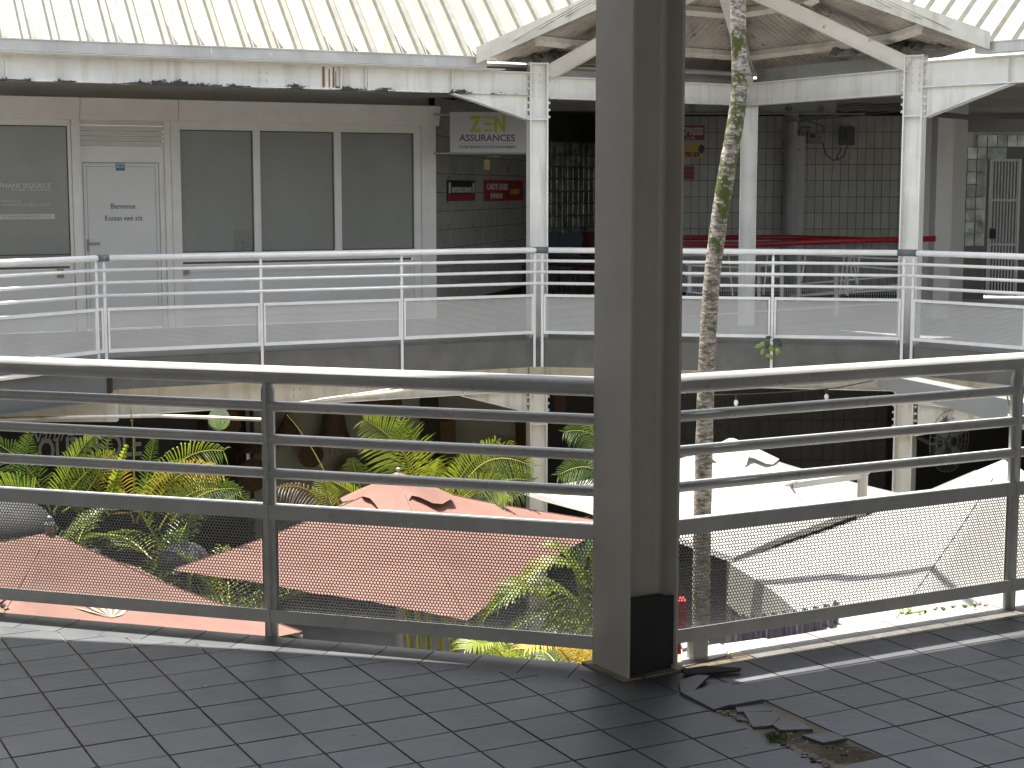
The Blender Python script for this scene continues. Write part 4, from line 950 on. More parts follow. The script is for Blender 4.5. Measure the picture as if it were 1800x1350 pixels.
# ================================================================ RIGHT ENTRANCE (gate and glass blocks)
E = Fr((6.2, 24.0, 0), 4)
def ue(px, py=340): return E.pix(px, py)[0]
def ze(px, py): return E.pix(px, py)[1]
mb = MB(E); a0, a1 = ue(1790), ue(1990)
mb.box(ue(1665), ue(1697), .0, .2, 0, 2.86); mb.box(ue(1697), a1, .0, .2, ze(1740, 232), 2.86); mb.box(ue(1697), ue(1735), .0, .2, 0, ze(1700, 433)); 
rec = pm('recess_wall', (.20, .197, .18), (.16, .158, .145), scale=2, rough=.8)
mb.build('entrance_wall', rec, kind='structure')
mb = MB(E); mb.box(ue(1735), ue(1990), 1.2, 1.3, 0, 2.86); mb.build('entrance_back', dark, kind='structure')
mb = MB(); q0 = onY(1640, 400, 20.5).x; q1 = onY(1668, 400, 20.5).x
mb.box(q0, q1, 20.4, 20.7, 0, 2.86); mb.box(q1 + .02, onY(1692, 400, 22).x, 21.9, 22.2, 0, 2.86)
tag(mb.build('wall_pier', wall_w), 'pale pier just right of the right-hand far column', 'pier')
t = thing('glass_block_window', 'stepped window of dark glass blocks beside the barred gate', 'window', tuple(E.w((ue(1700), 0, .5))), 'glass block walls')
bs = (ze(1700, 232) - ze(1700, 433)) / 9.2
for j in range(9):
    for i in range(6):
        s_ = ue(1698) + i * bs * .82; z_ = ze(1700, 433) + j * bs
        if i < 2 or j == 8 or (j == 7 and i < 4) :
            if i == 0 and j == 8: continue
            mb = MB(E); mb.box(s_ + .008, s_ + bs * .82 - .008, .0, .05, z_ + .008, z_ + bs - .008); mb.build('glass_brick', gblock, t)
mb = MB(E); mb.box(ue(1696), ue(1735), .05, .12, ze(1700, 433), ze(1700, 230)); mb.box(ue(1735), a1, .05, .12, ze(1700, 252), ze(1700, 230)); mb.build('mortar_frame', wall_w, t)
gt = thing('barred_gate', 'white barred steel gate standing open at the far right', 'gate', tuple(E.w((ue(1735), -.1, 0))))
g = Fr(tuple(E.w((ue(1735), -.08, 0))), -22); gw = g.pix(1791, 400)[0]; gt_ = 2.06
for b_ in ((0, .03, 0, gt_), (gw - .03, gw, 0, gt_)): 
    mb = MB(g); mb.box(b_[0], b_[1], -.015, .015, b_[2] + .06, b_[3]); mb.build('stile', frail, gt)
for z_ in (.08, .62, .80, 1.45, gt_ - .03):
    mb = MB(g); mb.box(.03, gw - .03, -.012, .012, z_, z_ + .03); mb.build('cross_rail', frail, gt)
for k in range(1, 10):
    mb = MB(g); mb.box(gw * k / 10 - .008, gw * k / 10 + .008, -.008, .008, .1, gt_ - .03); mb.build('bar', frail, gt)
mb = MB(g); mb.box(.03, .12, -.03, .02, .9, 1.05); mb.build('lock', blackr, gt)

# ================================================================ LOWER STOREY
lw = F.w((0, .35, 0))
LF = Fr((lw.x, lw.y, 0), 26)
def ul(px, py=760): return LF.pix(px, py)[0]
def zl(px, py): return LF.pix(px, py)[1]
mb = MB(LF); mb.box(-4.5, ul(345), 0, .15, -3.4, -.3)
for q in (133, 262, 345): mb.box(ul(q), ul(q) + .012, -.006, 0, -3.4, -.3)
lb = thing('dark_shop_wall', 'black lower shop wall with painted lettering behind the palms', 'wall', tuple(LF.w((0, 0, -3.4)))); mb.build('board', dark, lb)
text('Nature', LF, ul(88), zl(88, 776), .17, inkg, lb, 0, width=ul(122) - ul(42), shear=.45)
text('OURRÉOLE', LF, ul(158), zl(158, 806), .27, inkg, lb, 0, width=ul(250) - ul(68), bold=.008)
mb = MB(LF); c = (ul(90), zl(90, 722)); rr = .25
ring = [(c[0] + rr * cos(a), -.004, c[1] + rr * sin(a)) for a in np.linspace(0, 2 * pi, 33)]
mb.tube(ring, .007, 4); mb.build('logo_ring', copper, lb)
mb = MB(LF)
for k in range(7):
    a = .35 + k * .42; mb.add([(c[0], -.004, c[1] - .16), (c[0] + .19 * cos(a - .14), -.004, c[1] - .10 + .2 * sin(a - .14)), (c[0] + .19 * cos(a + .14), -.004, c[1] - .10 + .2 * sin(a + .14))], [(0, 1, 2)])
mb.build('logo_shell', copper, lb)
wl = thing('beige_shop_wall', 'beige lower shop wall hung with wicker lampshades', 'wall', tuple(LF.w((ul(550), 0, -3.4))))
mb = MB(LF); mb.box(ul(445), ul(738), 0, .15, -3.4, -.3); mb.build('wall', cheek, wl)
mb = MB(LF); mb.box(ul(345) + .01, ul(445), .3, .4, -3.4, -.3); mb.build('recess', brownw, wl)
mb = MB(LF); mb.box(ul(738), ul(770), -.02, .2, -3.4, -.3); mb.build('post', brownw, wl)
mb = MB(LF); mb.box(ul(772), ul(800), -.02, .2, -3.4, zl(780, 740)); mb.box(ul(918), ul(934), -.1, .2, -3.4, -.6); mb.build('ochre_post', ochre, wl)
mb = MB(LF); mb.add([(ul(772), .25, zl(772, 738)), (ul(935), .25, zl(935, 778)), (ul(935), .25, -.3), (ul(772), .25, -.3)], [(0, 1, 2, 3)]); mb.box(ul(800), ul(935), .5, .55, -3.4, -.6); mb.build('sloping_panel', cheek, wl)
mb = MB(LF); mb.box(ul(630), ul(742), -.35, -.30, zl(700, 850), zl(700, 786)); mb.build('counter_screen', blackr, wl)
def wicker(px, py, wpx, hpx, shape, label):
    Y = LF.w((ul(px), -.25, 0)).y; c = onY(px, py, Y); k = Y / FPX; r_ = wpx * k / 2; h = hpx * k
    t = thing('wicker_lampshade', label, 'lampshade', (c.x, c.y, c.z - h / 2), 'wicker pieces in the beige shop')
    prof = {'cone': [(.02, h), (r_ * .35, h * .72), (r_ * .8, h * .3), (r_, 0)], 'bell': [(.02, h), (r_ * .55, h * .92), (r_ * .66, h * .6), (r_ * .75, h * .3), (r_, 0)],
            'disc': [(.01, 0), (r_, .02)], 'drum': [(r_ * .8, h), (r_, h * .5), (r_ * .8, 0)]}[shape]
    if shape == 'disc':
        f = Fr((c.x, c.y, 0), 26); mb = MB(f); n = 26
        mb.add([(0, -.03, c.z)] + [(r_ * cos(2 * pi * i / n) * (1 + .04 * (i % 2)), 0, c.z + r_ * sin(2 * pi * i / n)) for i in range(n)], [(0, 1 + i, 1 + (i + 1) % n) for i in range(n)]); mb.build('shade', wick, t)
    else:
        mb = MB(); mb.lathe(prof, (c.x, c.y, c.z - h / 2), 18); mb.build('shade', wick, t)
        mb = MB()
        for i in range(26):
            a = 2 * pi * i / 26; e = r_ * .98; d = Vector((c.x + e * cos(a), c.y + e * sin(a), c.z - h / 2)); mb.tube([d, d + Vector((rnd.uniform(-.02, .02), 0, -rnd.uniform(.06, .16)))], .004, 3)
        mb.build('fringe', wick, t, kind='stuff')
        mb = MB(); mb.tube([(c.x, c.y, c.z + h / 2), (c.x, c.y, -.3)], .005, 4); mb.build('cord', blackr, t)
for a in ((395, 745, 60, 120, 'disc', 'round dark woven disc beside the round leaf disc'), (446, 780, 62, 26, 'cone', 'flat fringed wicker shade beside the near rail post'),
          (505, 748, 48, 42, 'cone', 'pointed fringed wicker shade on the beige wall'), (587, 745, 62, 56, 'bell', 'tall bell shaped wicker shade, the largest on the beige wall'),
          (547, 800, 46, 44, 'disc', 'round woven disc with pale studs low on the beige wall'), (445, 835, 60, 66, 'disc', 'big woven disc low behind the near rail post'),
          (672, 715, 74, 60, 'disc', 'fringed woven ring high on the beige wall'), (552, 695, 46, 20, 'drum', 'small wicker basket just under the beam'),
          (620, 690, 40, 16, 'drum', 'second small basket just under the beam'), (615, 835, 60, 50, 'disc', 'woven disc low beside the dark screen')): wicker(*a)
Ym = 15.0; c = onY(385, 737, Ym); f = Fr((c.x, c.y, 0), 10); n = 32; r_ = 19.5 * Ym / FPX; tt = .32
mi = thing('leaf_disc', 'round disc with palm leaf shapes hanging in the sun under the walkway', 'sign', (c.x, c.y, c.z - r_))  # disc with flat palm leaf shapes laid on its face
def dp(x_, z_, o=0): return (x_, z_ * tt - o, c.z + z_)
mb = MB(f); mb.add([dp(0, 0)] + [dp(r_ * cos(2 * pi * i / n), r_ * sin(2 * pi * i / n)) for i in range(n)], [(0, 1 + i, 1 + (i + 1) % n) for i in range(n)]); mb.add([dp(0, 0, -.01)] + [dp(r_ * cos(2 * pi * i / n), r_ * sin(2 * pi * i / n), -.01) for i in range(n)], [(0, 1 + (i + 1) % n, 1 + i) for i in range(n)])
mb.build('disc', pm('disc_green', (.10, .13, .08), (.16, .19, .12), scale=9, rough=.4), mi)
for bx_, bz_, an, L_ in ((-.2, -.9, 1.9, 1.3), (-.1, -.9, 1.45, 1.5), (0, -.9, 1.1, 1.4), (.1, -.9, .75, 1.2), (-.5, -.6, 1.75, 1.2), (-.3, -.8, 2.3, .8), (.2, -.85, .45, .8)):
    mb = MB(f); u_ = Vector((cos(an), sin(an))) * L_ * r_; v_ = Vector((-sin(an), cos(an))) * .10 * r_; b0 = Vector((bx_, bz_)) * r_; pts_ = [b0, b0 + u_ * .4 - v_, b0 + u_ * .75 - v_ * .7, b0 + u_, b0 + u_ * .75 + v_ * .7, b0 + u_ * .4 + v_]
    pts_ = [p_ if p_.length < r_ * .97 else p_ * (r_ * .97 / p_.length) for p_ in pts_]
    mb.add([dp(p_.x, p_.y, .004) for p_ in pts_], [tuple(range(6))]); mb.build('leaf_shape', pm('leaf_shape', (.22, .34, .06), (.14, .25, .04), scale=8, rough=.5) if 'leaf_shape' not in MATS else MATS['leaf_shape'], mi)
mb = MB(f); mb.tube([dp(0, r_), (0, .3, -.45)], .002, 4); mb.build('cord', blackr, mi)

# lower right dark shop
mb = MB(); mb.box(.2, 7.8, 21.5, 21.7, -3.4, -.3); mb.build('lower_back_wall', dark, kind='structure')
fr5 = Fr((1.9, 21.35, 0), 0)
t = thing('tiled_wall', 'dark lower tiled wall glimpsed under the far passage', 'wall', (2.9, 21.35, -3.4), 'tiled walls')
mb = MB(fr5); mb.box(0, 3.1, .01, .1, -2.6, -.6); mb.build('wall', blackr, t)
dk = pm('dark_wall_tile', (.042, .042, .04), rough=.3, rand=.2); proto = None
for i in range(22):
    for j in range(7):
        if proto is None:
            m0 = MB(); m0.box(0, .134, 0, .012, 0, .262); o = m0.build('tile', dk, t); proto = o.data; proto.transform(Matrix.Translation(Vector(t['_b'])))
        else: o = bpy.data.objects.new('tile', proto); COL.objects.link(o); o.parent = t
        o.location = fr5.w((i * .14, 0, -2.5 + j * .27)) - Vector(t['_b'])
mb = MB(); mb.box(onY(975, 700, 20).x, onY(995, 700, 20).x, 20, 20.02, -1.3, -.75); tag(mb.build('dark_red_banner', pm('dim_red', (.09, .03, .025), rough=.7)), 'dim reddish banner beside the lower left column', 'banner')
mb = MB(); pts = [(1195, 688), (1262, 694), (1330, 692), (1400, 688), (1470, 682), (1545, 667)]
sl_ = thing('string_light', 'festoon cable with two clear bulbs above the white parasol', 'string light', tuple(onY(1400, 700, 16)))
mb.tube([onY(x_, y_, 16) for x_, y_ in pts], .006, 6); mb.build('cable', blackr, sl_)
for x_, y_ in ((1294, 693), (1453, 683)):
    p = onY(x_, y_, 16); mb = MB(); mb.tube([p, p - Vector((0, 0, .05))], .016, 8); b_ = mb.build('bulb_holder', blackr, sl_)
    mb = MB(); mb.lathe([(.004, -.05), (.02, -.065), (.024, -.09), (.014, -.115), (.001, -.12)], tuple(p), 10); mb.build('bulb', bulbm, b_, smooth=True)
# fan
Fn = onY(1668, 775, 16.6); f = Fr((Fn.x, Fn.y, 0), 38)
fan = thing('wall_fan', 'black wall fan on a bracket beside the lower right column', 'fan', tuple(Fn))
mb = MB(f)
for k in range(4): 
    r_ = .07 + k * .085; mb.tube([(r_ * cos(a), -.06 * (1 - (r_ / .34) ** 2), Fn.z + r_ * sin(a)) for a in np.linspace(0, 2 * pi, 25)], .004, 4)
for k in range(28):
    a = 2 * pi * k / 28; mb.tube([(.06 * cos(a), -.08, Fn.z + .06 * sin(a)), (.33 * cos(a), 0, Fn.z + .33 * sin(a)), (.06 * cos(a), .12, Fn.z + .06 * sin(a))], .0025, 3)
mb.build('guard', cable, fan)
for k in range(4):
    a = k * pi / 2 + .3; mb = MB(f); mb.add([(.04 * cos(a), -.01, Fn.z + .04 * sin(a)), (.29 * cos(a), -.03, Fn.z + .29 * sin(a)), (.28 * cos(a + .75), .03, Fn.z + .28 * sin(a + .75)), (.04 * cos(a + .9), .01, Fn.z + .04 * sin(a + .9))], [(0, 1, 2, 3)]); mb.build('blade', galv_dark, fan)
mb = MB(f); mb.tube([(0, -.04, Fn.z), (0, .14, Fn.z)], .06, 12); mb.build('motor', blackr, fan)
mb = MB(); mb.tube([Fn, onY(1640, 782, 16.7), onY(1612, 768, 16.9), onY(1608, 740, 17.0)], .022, 8); mb.build('bracket', blackr, fan)
# grey plate / canopy strip lower right
mb = MB(); a = onY(1543, 657, 15.4); b = onY(1820, 712, 13.6)
mb.add([tuple(a), tuple(b), tuple(b + Vector((0, 0, -.24))), tuple(a + Vector((0, 0, -.125)))] + [tuple(q + Vector((.02, .25, .02))) for q in (a, b, b + Vector((0, 0, -.24)), a + Vector((0, 0, -.125)))],
       [(3, 2, 1, 0), (4, 5, 6, 7), (0, 1, 5, 4), (2, 3, 7, 6), (1, 2, 6, 5), (0, 4, 7, 3)])
tag(mb.build('awning_box', galv_dark), 'grey awning box sloping beside the lower right column', 'awning')
# left lower: walkway edge strip, grey beam, pipes
zb_ = thing('side_walkway_beam', 'blue-grey edge beam of the side walkway at the far left', 'beam', tuple(frZ.w((frZ.L - 1, 0, -.4))), 'walkway edge beams')
mb = MB(frZ); mb.box(-.2, frZ.L - .05, -.10, .0, -.36, -.06); mb.box(-.2, frZ.L - .05, -.14, .01, -.375, -.36); mb.build('web', galv_dark, zb_)
mb = MB(frZ); mb.box(-.2, frZ.L - .35, -.16, .2, -.058, -.04); mb.build('edge_strip', steelL, zb_)
mb = MB(); mb.box(-5.5, A0.x + .06, A0.y + .1, A0.y + .2, -.62, -.31); mb.build('backing_beam', steelL, zb_)
mb = MB(); mb.tube([onY(-20, 737, 14.9), onY(100, 734, 14.9), onY(280, 731, 14.9), onY(370, 734, 14.9), onY(470, 738, 14.9)], .017, 8)
mb.tube([onY(560, 703, 15.6), onY(690, 690, 15.8), onY(770, 676, 16.0), onY(870, 668, 16.4)], .022, 8); mb.tube([onY(470, 716, 15), onY(700, 682, 15.8), onY(900, 672, 16.4)], .009, 6)
tag(mb.build('water_pipe', steelL, smooth=True), 'cream water pipes running under the walkway beam', 'pipe')
mb = MB(); p = onY(191, 672, 15.4); mb.box(p.x - .05, p.x + .03, p.y - .05, p.y + .03, p.z - .1, p.z + .06); mb.box(p.x - .08, p.x + .05, p.y - .07, p.y + .03, p.z + .06, p.z + .075)
tag(mb.build('rusty_bracket', brownw), 'rusty bracket on the cream beam at the end of the grey beam', 'bracket')

# ================================================================ UMBRELLAS
def parasol(label, apex, corners, mat, sag=.07, cap=True, valance=.0, vmat=None, polebase=-3.4, knob=True, prints=False):
    ap = Vector(apex); t = thing('parasol', label, 'parasol', (ap.x, ap.y, polebase), 'parasols in the court')
    n = len(corners); cs = [Vector(c) for c in corners]; SEG = 10; RG = 9
    mb = MB(); vs = []; 
    for k in range(n):
        a, b = cs[k], cs[(k + 1) % n]
        for j in range(SEG):
            u_ = j / SEG; e = a.lerp(b, u_); mid = ((a + b) / 2 - ap); 
            e = e + (Vector((ap.x, ap.y, e.z)) - e) * (.05 * 4 * u_ * (1 - u_))
            for r_ in range(1, RG + 1):
                q = r_ / RG; p = ap.lerp(e, q)
                p.z -= sag * (1 - abs(2 * u_ - 1)) * q * (1.15 - q) * 1.6 + .05 * sin(pi * q) * .6
                p.z += .004 * sin(17 * u_ + 9 * q + k) + .014 * sin(2 * pi * (5 * u_ + .3 * k)) * q * (1 - q) * 2
                vs.append(tuple(p))
    M = n * SEG; fs = []
    for j in range(M):
        j2 = (j + 1) % M
        for r_ in range(RG - 1): fs.append((j * RG + r_, j * RG + r_ + 1, j2 * RG + r_ + 1, j2 * RG + r_))
    vs.append(tuple(ap)); fs += [(j * RG, ((j + 1) % M) * RG, len(vs) - 1) for j in range(M)]
    mb.add(vs, fs); cn = mb.build('canopy', mat, t, smooth=True)
    cn.data.polygons.foreach_set('use_smooth', [True] * len(fs))
    for k in range(n):
        m5 = MB(); m5.tube([tuple(Vector(vs[k * SEG * RG + r_]) + Vector((0, 0, .002))) for r_ in range(RG)], .0035, 5); m5.build('seam', mat, cn)
    if valance:
        mb = MB(); vv = [Vector(vs[j * RG + RG - 1]) for j in range(M)]; q = []
        for j, p in enumerate(vv):
            d = (p - ap); d.z = 0; d.normalize(); q += [tuple(p + Vector((0, 0, .004))), tuple(p + d * .02 + Vector((0, 0, -valance * (.93 + .07 * sin(j * 1.3)))))]
        mb.add(q, [(2 * j, 2 * j + 1, 2 * ((j + 1) % M) + 1, 2 * ((j + 1) % M)) for j in range(M)]); mb.build('valance', vmat or mat, t)
    if cap:
        mb = MB(); K_ = 28; rr = []
        for i in range(K_):
            a = 2 * pi * i / K_; R_ = .36 * (1 + .22 * cos(4 * a + .5) + .10 * sin(7 * a)); 
            for r_, dz in ((.08, .095), (.5, .055 + .022 * sin(6 * a)), (1, .018 + .028 * sin(5 * a + 1))):
                x_, y_ = R_ * r_ * cos(a), R_ * r_ * sin(a)
                rr.append((ap.x + x_, ap.y + y_, ap.z - .36 * R_ * r_ + dz * .75))
        fs = [(i * 3 + k, i * 3 + k + 1, ((i + 1) % K_) * 3 + k + 1, ((i + 1) % K_) * 3 + k) for i in range(K_) for k in range(2)]
        fs.append(tuple(i * 3 for i in range(K_))); mb.add(rr, fs); mb.build('vent_cap', mat, t, smooth=True)
    mb = MB(); mb.tube([(ap.x, ap.y, polebase), (ap.x, ap.y, ap.z + .06)], .028, 10); mb.build('pole', pipe_m, t, smooth=True)
    if knob:
        mb = MB(); mb.lathe([(.03, .05), (.032, .06), (.012, .07), (.009, .078), (.016, .086), (.017, .096), (.010, .106), (.001, .110)], tuple(ap), 14); mb.build('finial', pipe_m, t, smooth=True)
    for c in cs:
        mb = MB(); mb.tube([ap - Vector((0, 0, .04)), (ap + c) / 2 - Vector((0, 0, .07)), c - Vector((0, 0, .03))], .011, 6); mb.build('rib', pipe_m, t)
    if prints:      # faded leaf emblem printed on the near face, close to its hem
        a_, b_ = cs[0], cs[1]; nn = (a_ - ap).cross(b_ - ap).normalized(); nn = nn if nn.z > 0 else -nn
        def PP(px, py):
            d = ray(px, py); p = CAM + d * ((ap - CAM).dot(nn) / d.dot(nn)); return p
        from mathutils.bvhtree import BVHTree
        bv = BVHTree.FromPolygons([Vector(v) for v in vs], fs)
        def QQ(px, py):
            h = bv.ray_cast(CAM, ray(px, py).normalized()); return (h[0] if h[0] else PP(px, py)) + Vector((0, 0, .006))
        mb = MB()
        for tipx, tipy, w_ in ((128, 1068, 5), (146, 1063, 6), (168, 1060, 7), (190, 1061, 7), (212, 1066, 7), (230, 1070, 6), (222, 1078, 5)):
            b0 = Vector((196, 1087)); tp_ = Vector((tipx, tipy)); m0 = b0.lerp(tp_, .6); dv = (tp_ - b0).normalized(); pv = Vector((-dv.y, dv.x * .5)) * w_ * .6
            mb.add([tuple(QQ(*q)) for q in (b0, m0 + pv, tp_, m0 - pv)], [(0, 1, 2, 3)])
        mb.build('logo_print', logo_m, t)
    return t
zc_ = -1.08
cL, cF, cR = onz(303, 1002, zc_), onz(822, 1090, zc_), onz(1082, 918, zc_); cB = cL + cR - cF
mid = (cL + cR) / 2; ap = onY(700, 846, mid.y + .05)
parasol('terracotta parasol in the middle with a rumpled vent cap and faded logos', ap, [cL, cF, cR, cB], terra)
c2 = onY(118, 936, 10.6); r2 = [onz(548, 1140, zc_), onz(-210, 1235, zc_), onz(-320, 1000, zc_)]
r2 = [Vector((-1.29, 9.71, zc_)), Vector((-3.0, 8.35, zc_)), Vector((-4.7, 11.0, zc_ + .16)), Vector((-2.75, 11.5, zc_))]
parasol('terracotta parasol at lower left, a pale leaf print by its edge', (c2.x, 10.2, onY(118, 936, 10.2).z), r2, terra, cap=False, prints=True)
wc = [onz(925, 863, zc_), onz(1290, 980, zc_), onz(1590, 869, zc_)]; wb = wc[0] + wc[2] - wc[1]; wm = (wc[0] + wc[2]) / 2
wb = wm + (wm - wc[1]) * .75
parasol('white parasol behind the palm trunk with a wrinkled cap', onY(1286, 783, wm.y), wc + [wb], canvas, sag=.05, valance=.04, knob=False)
# near right white parasol
zr = -.98
wr = [onz(1283, 992, zr), onz(1500, 1190, zr), onz(2100, 1010, zr), onz(1830, 875, zr)]
apr = onY(1768, 806, 12.0)
apr = onY(1768, 806, (wr[0].y + wr[2].y) / 2 + .6)
parasol('large white parasol at the right with a grey shaded valance', apr, wr, canvas, sag=.04, valance=.30, vmat=canvas, cap=False, knob=False)
mb = MB(); a = onz(1290, 1040, -1.3); K_ = 40; q = []
for k in range(K_):
    u_ = k / (K_ - 1); p = onY(1284 + 190 * u_, 1118 - 25 * u_ * u_, 9.4); q += [(p.x, p.y + .05 * sin(k * 1.7), p.z + .12), (p.x - .03, p.y + .09 * sin(k * 1.7 + .4), p.z - 1.2)]
mb.add(q, [(2 * k, 2 * k + 1, 2 * k + 3, 2 * k + 2) for k in range(K_ - 1)])
tag(mb.build('parasol_curtain', valm, smooth=True), 'lilac-grey cloth hanging in folds under the right parasol', 'cloth')
# mast and arm between the white parasols
t = thing('lamp_mast', 'grey mast with horizontal arm rising between the two white parasols', 'mast', tuple(onY(1515, 930, 11.6)))
mb = MB(); b = onY(1517, 832, 11.6); mb.tube([(b.x - .03, b.y, -3.4), tuple(b)], .038, 12); mb.build('post', galv, t, smooth=True)
mb = MB(); e = onY(1392, 853, 11.4); mb.beam(b + Vector((.02, 0, -.01)), e, .04, .045); mb.build('arm', galv, t)
mb = MB(); mb.tube([e + Vector((-.03, 0, .02)), e + Vector((.02, -.02, -.05)), onY(1420, 886, 11.3)], .008, 6); mb.tube([e + Vector((-.05, 0, 0)), e + Vector((.04, 0, .03))], .014, 8); mb.build('stay', galv, t)
mb = MB(); mb.tube([b, b + Vector((0, 0, .03))], .05, 12); mb.build('cap', galv, t)
# dark domed covers seen through the left panel
for px, py, r_, Y, lb_ in ((20, 935, 78, 11.8, 'dark rounded cover behind the far left of the perforated panel'), (322, 985, 46, 12.2, 'dark rounded cover between the two terracotta parasols')):
    c = onY(px, py, Y); k = r_ * Y / FPX; mb = MB(); mb.lathe([(k * cos(a), k * .72 * sin(a)) for a in np.linspace(-.3, pi / 2 - .02, 9)], tuple(c), 22)
    mb.lathe([(.03, -2.4), (.03, .0)], tuple(c), 8)
    tag(mb.build('domed_cover', pm('charcoal_cloth', (.028, .03, .034), rough=.8) if 'charcoal_cloth' not in MATS else MATS['charcoal_cloth'], smooth=True), lb_, 'cover', 'dark domed covers')
mb = MB(); mb.box(onY(1190, 1130, 8.6).x, onY(1206, 1130, 8.6).x, 8.6, 8.7, -1.6, -.6); tag(mb.build('red_board', redm), 'sliver of a red board below the rail, right of the big column', 'board')

# ================================================================ PALMS
def frond(pts3, ll, mat, parent, n=26, wd=.0115, droop=.35, spread=1.0, both=True, up=Vector((0, 0, 1)), rmat=None, side=0, name='frond', ang=.75):
    P0, P1, P2 = [Vector(p) for p in pts3]
    mb = MB(); 
    def B(t_): return P0 * (1 - t_) ** 2 + P1 * 2 * t_ * (1 - t_) + P2 * t_ * t_
    def T(t_): return ((P1 - P0) * (1 - t_) + (P2 - P1) * t_).normalized()
    mb.mi = 1; mb.tube([B(k / 10) for k in range(11)], [.009 * (1 - .08 * k) for k in range(11)], 5); mb.mi = 0
    for i in range(n):
        t_ = .12 + .88 * i / (n - 1); p = B(t_); tg = T(t_)
        sd = tg.cross(up);
        if sd.length < .05: sd = tg.cross(Vector((1, 0, 0)))
        sd.normalize(); nn = sd.cross(tg).normalized()
        env = math.sin(pi * min(1, .25 + .75 * t_) ** 1.0) ** .55 if t_ < .98 else .35
        for sgn in (-1, 1):
            if side and sgn != side: continue
            L_ = ll * env * rnd.uniform(.88, 1.08); aa = ang * (1 - .45 * t_) + rnd.uniform(-.07, .07)
            d = (sd * sgn * sin(aa + .35) + tg * cos(aa + .35) + nn * .28).normalized()
            dr = Vector((0, 0, -1)) * droop * L_
            w_ = nn * 0 + tg.cross(d).cross(d).normalized() * wd * .5
            a0 = p; a1 = p + d * L_ * .35 - dr * -.10 + Vector((0, 0, 0)); a2 = p + d * L_ * .72 + dr * .38; a3 = p + d * L_ + dr
            nnn = d.cross(w_).normalized() * wd * .22
            mb.add([tuple(a0 - w_ * .4), tuple(a0 + w_ * .4), tuple(a1 - w_), tuple(a1 + w_), tuple(a1 + nnn), tuple(a2 - w_ * .8), tuple(a2 + w_ * .8), tuple(a2 + nnn), tuple(a3)],
                   [(0, 2, 4), (0, 4, 1), (1, 4, 3), (2, 5, 7, 4), (4, 7, 6, 3), (5, 8, 7), (7, 8, 6)])
    return mb.build(name, [mat, rmat or stemm], parent)
def palm(label, base, head_z, n, length, seed, pix=(), mats=(leafA, leafB), stems=4, spread=.35, group='areca palms in the court', lmin=.3, el=(.35, 1.25)):
    r = random.Random(seed); base = Vector(base)
    t = thing('areca_palm', label, 'palm', tuple(base), group)
    for k in range(stems):
        a = r.uniform(0, 6.28); d = r.uniform(.03, .2); top = Vector((base.x + spread * cos(a) * .6, base.y + spread * sin(a) * .6, head_z + r.uniform(-.15, .1)))
        mb = MB(); mb.tube([(base.x + d * cos(a), base.y + d * sin(a), base.z), tuple((base + top) / 2 + Vector((.02, 0, 0))), tuple(top)], [.035, .028, .022], 8); mb.build('stem', stemm, t, smooth=True)
    for k in range(n):
        a = 2 * pi * k / n + r.uniform(-.35, .35); e = r.uniform(*el); L_ = length * r.uniform(.7, 1.1)
        h = Vector((base.x + r.uniform(-.12, .12), base.y + r.uniform(-.12, .12), head_z + r.uniform(-.2, .1)))
        d = Vector((cos(a) * cos(e), sin(a) * cos(e), sin(e))); p1 = h + d * L_ * .55; p2 = h + d * L_ * .95 + Vector((cos(a), sin(a), 0)) * L_ * .18 - Vector((0, 0, 1)) * L_ * .35 * cos(e) 
        frond((h, p1, p2), L_ * .30, r.choice(mats), t, n=24, wd=.012)
    for (pts, Y, ll, m_, kw) in pix:
        Ys = Y if isinstance(Y, tuple) else (Y, Y - .1, Y - .25)
        frond([onY(x_, y_, q) for (x_, y_), q in zip(pts, Ys)], ll, m_, t, **kw)
    return t
UPc = Vector((0, -1, .25))
pA = [([(88, 900), (60, 810), (-15, 775)], 12.6, .30, leafB, dict(n=30, up=UPc)), ([(95, 905), (120, 800), (168, 764)], 12.4, .24, leafA, dict(n=30, up=UPc, ang=.35)),
      ([(95, 900), (150, 820), (200, 796)], 12.3, .22, leafA, dict(n=26, up=UPc, ang=.7)), ([(60, 890), (40, 820), (52, 765)], 12.7, .28, leafB, dict(n=24, up=UPc, ang=.5)),
      ([(110, 900), (180, 860), (190, 770)], 12.5, .25, leafB, dict(n=26, up=UPc, ang=.6)), ([(195, 880), (205, 830), (222, 785)], 12.1, .12, leafA, dict(n=14, up=UPc, ang=.15, wd=.03)),
      ([(70, 880), (20, 850), (-30, 860)], 12.3, .28, leafA, dict(n=26, up=UPc))]
pB = [([(262, 930), (290, 780), (392, 792)], 12.4, .30, leafA, dict(n=34, up=UPc, droop=.5)), ([(258, 925), (300, 800), (390, 830)], 12.2, .27, leafY, dict(n=30, up=UPc, droop=.6)),
      ([(280, 930), (340, 820), (435, 880)], 12.0, .22, leafB, dict(n=34, up=UPc, droop=.2)), ([(240, 920), (262, 850), (325, 808)], 12.3, .2, leafA, dict(n=24, up=UPc)),
      ([(235, 920), (215, 840), (190, 800)], 12.5, .24, leafY, dict(n=22, up=UPc)), ([(250, 900), (262, 800), (275, 765)], 12.6, .16, leafB, dict(n=22, up=UPc, ang=.3)),
      ([(235, 870), (238, 760), (226, 700)], 12.2, .03, leafA, dict(n=4, up=UPc, wd=.006)), ([(300, 920), (350, 850), (420, 860)], 11.9, .2, leafB, dict(n=30, up=UPc))]
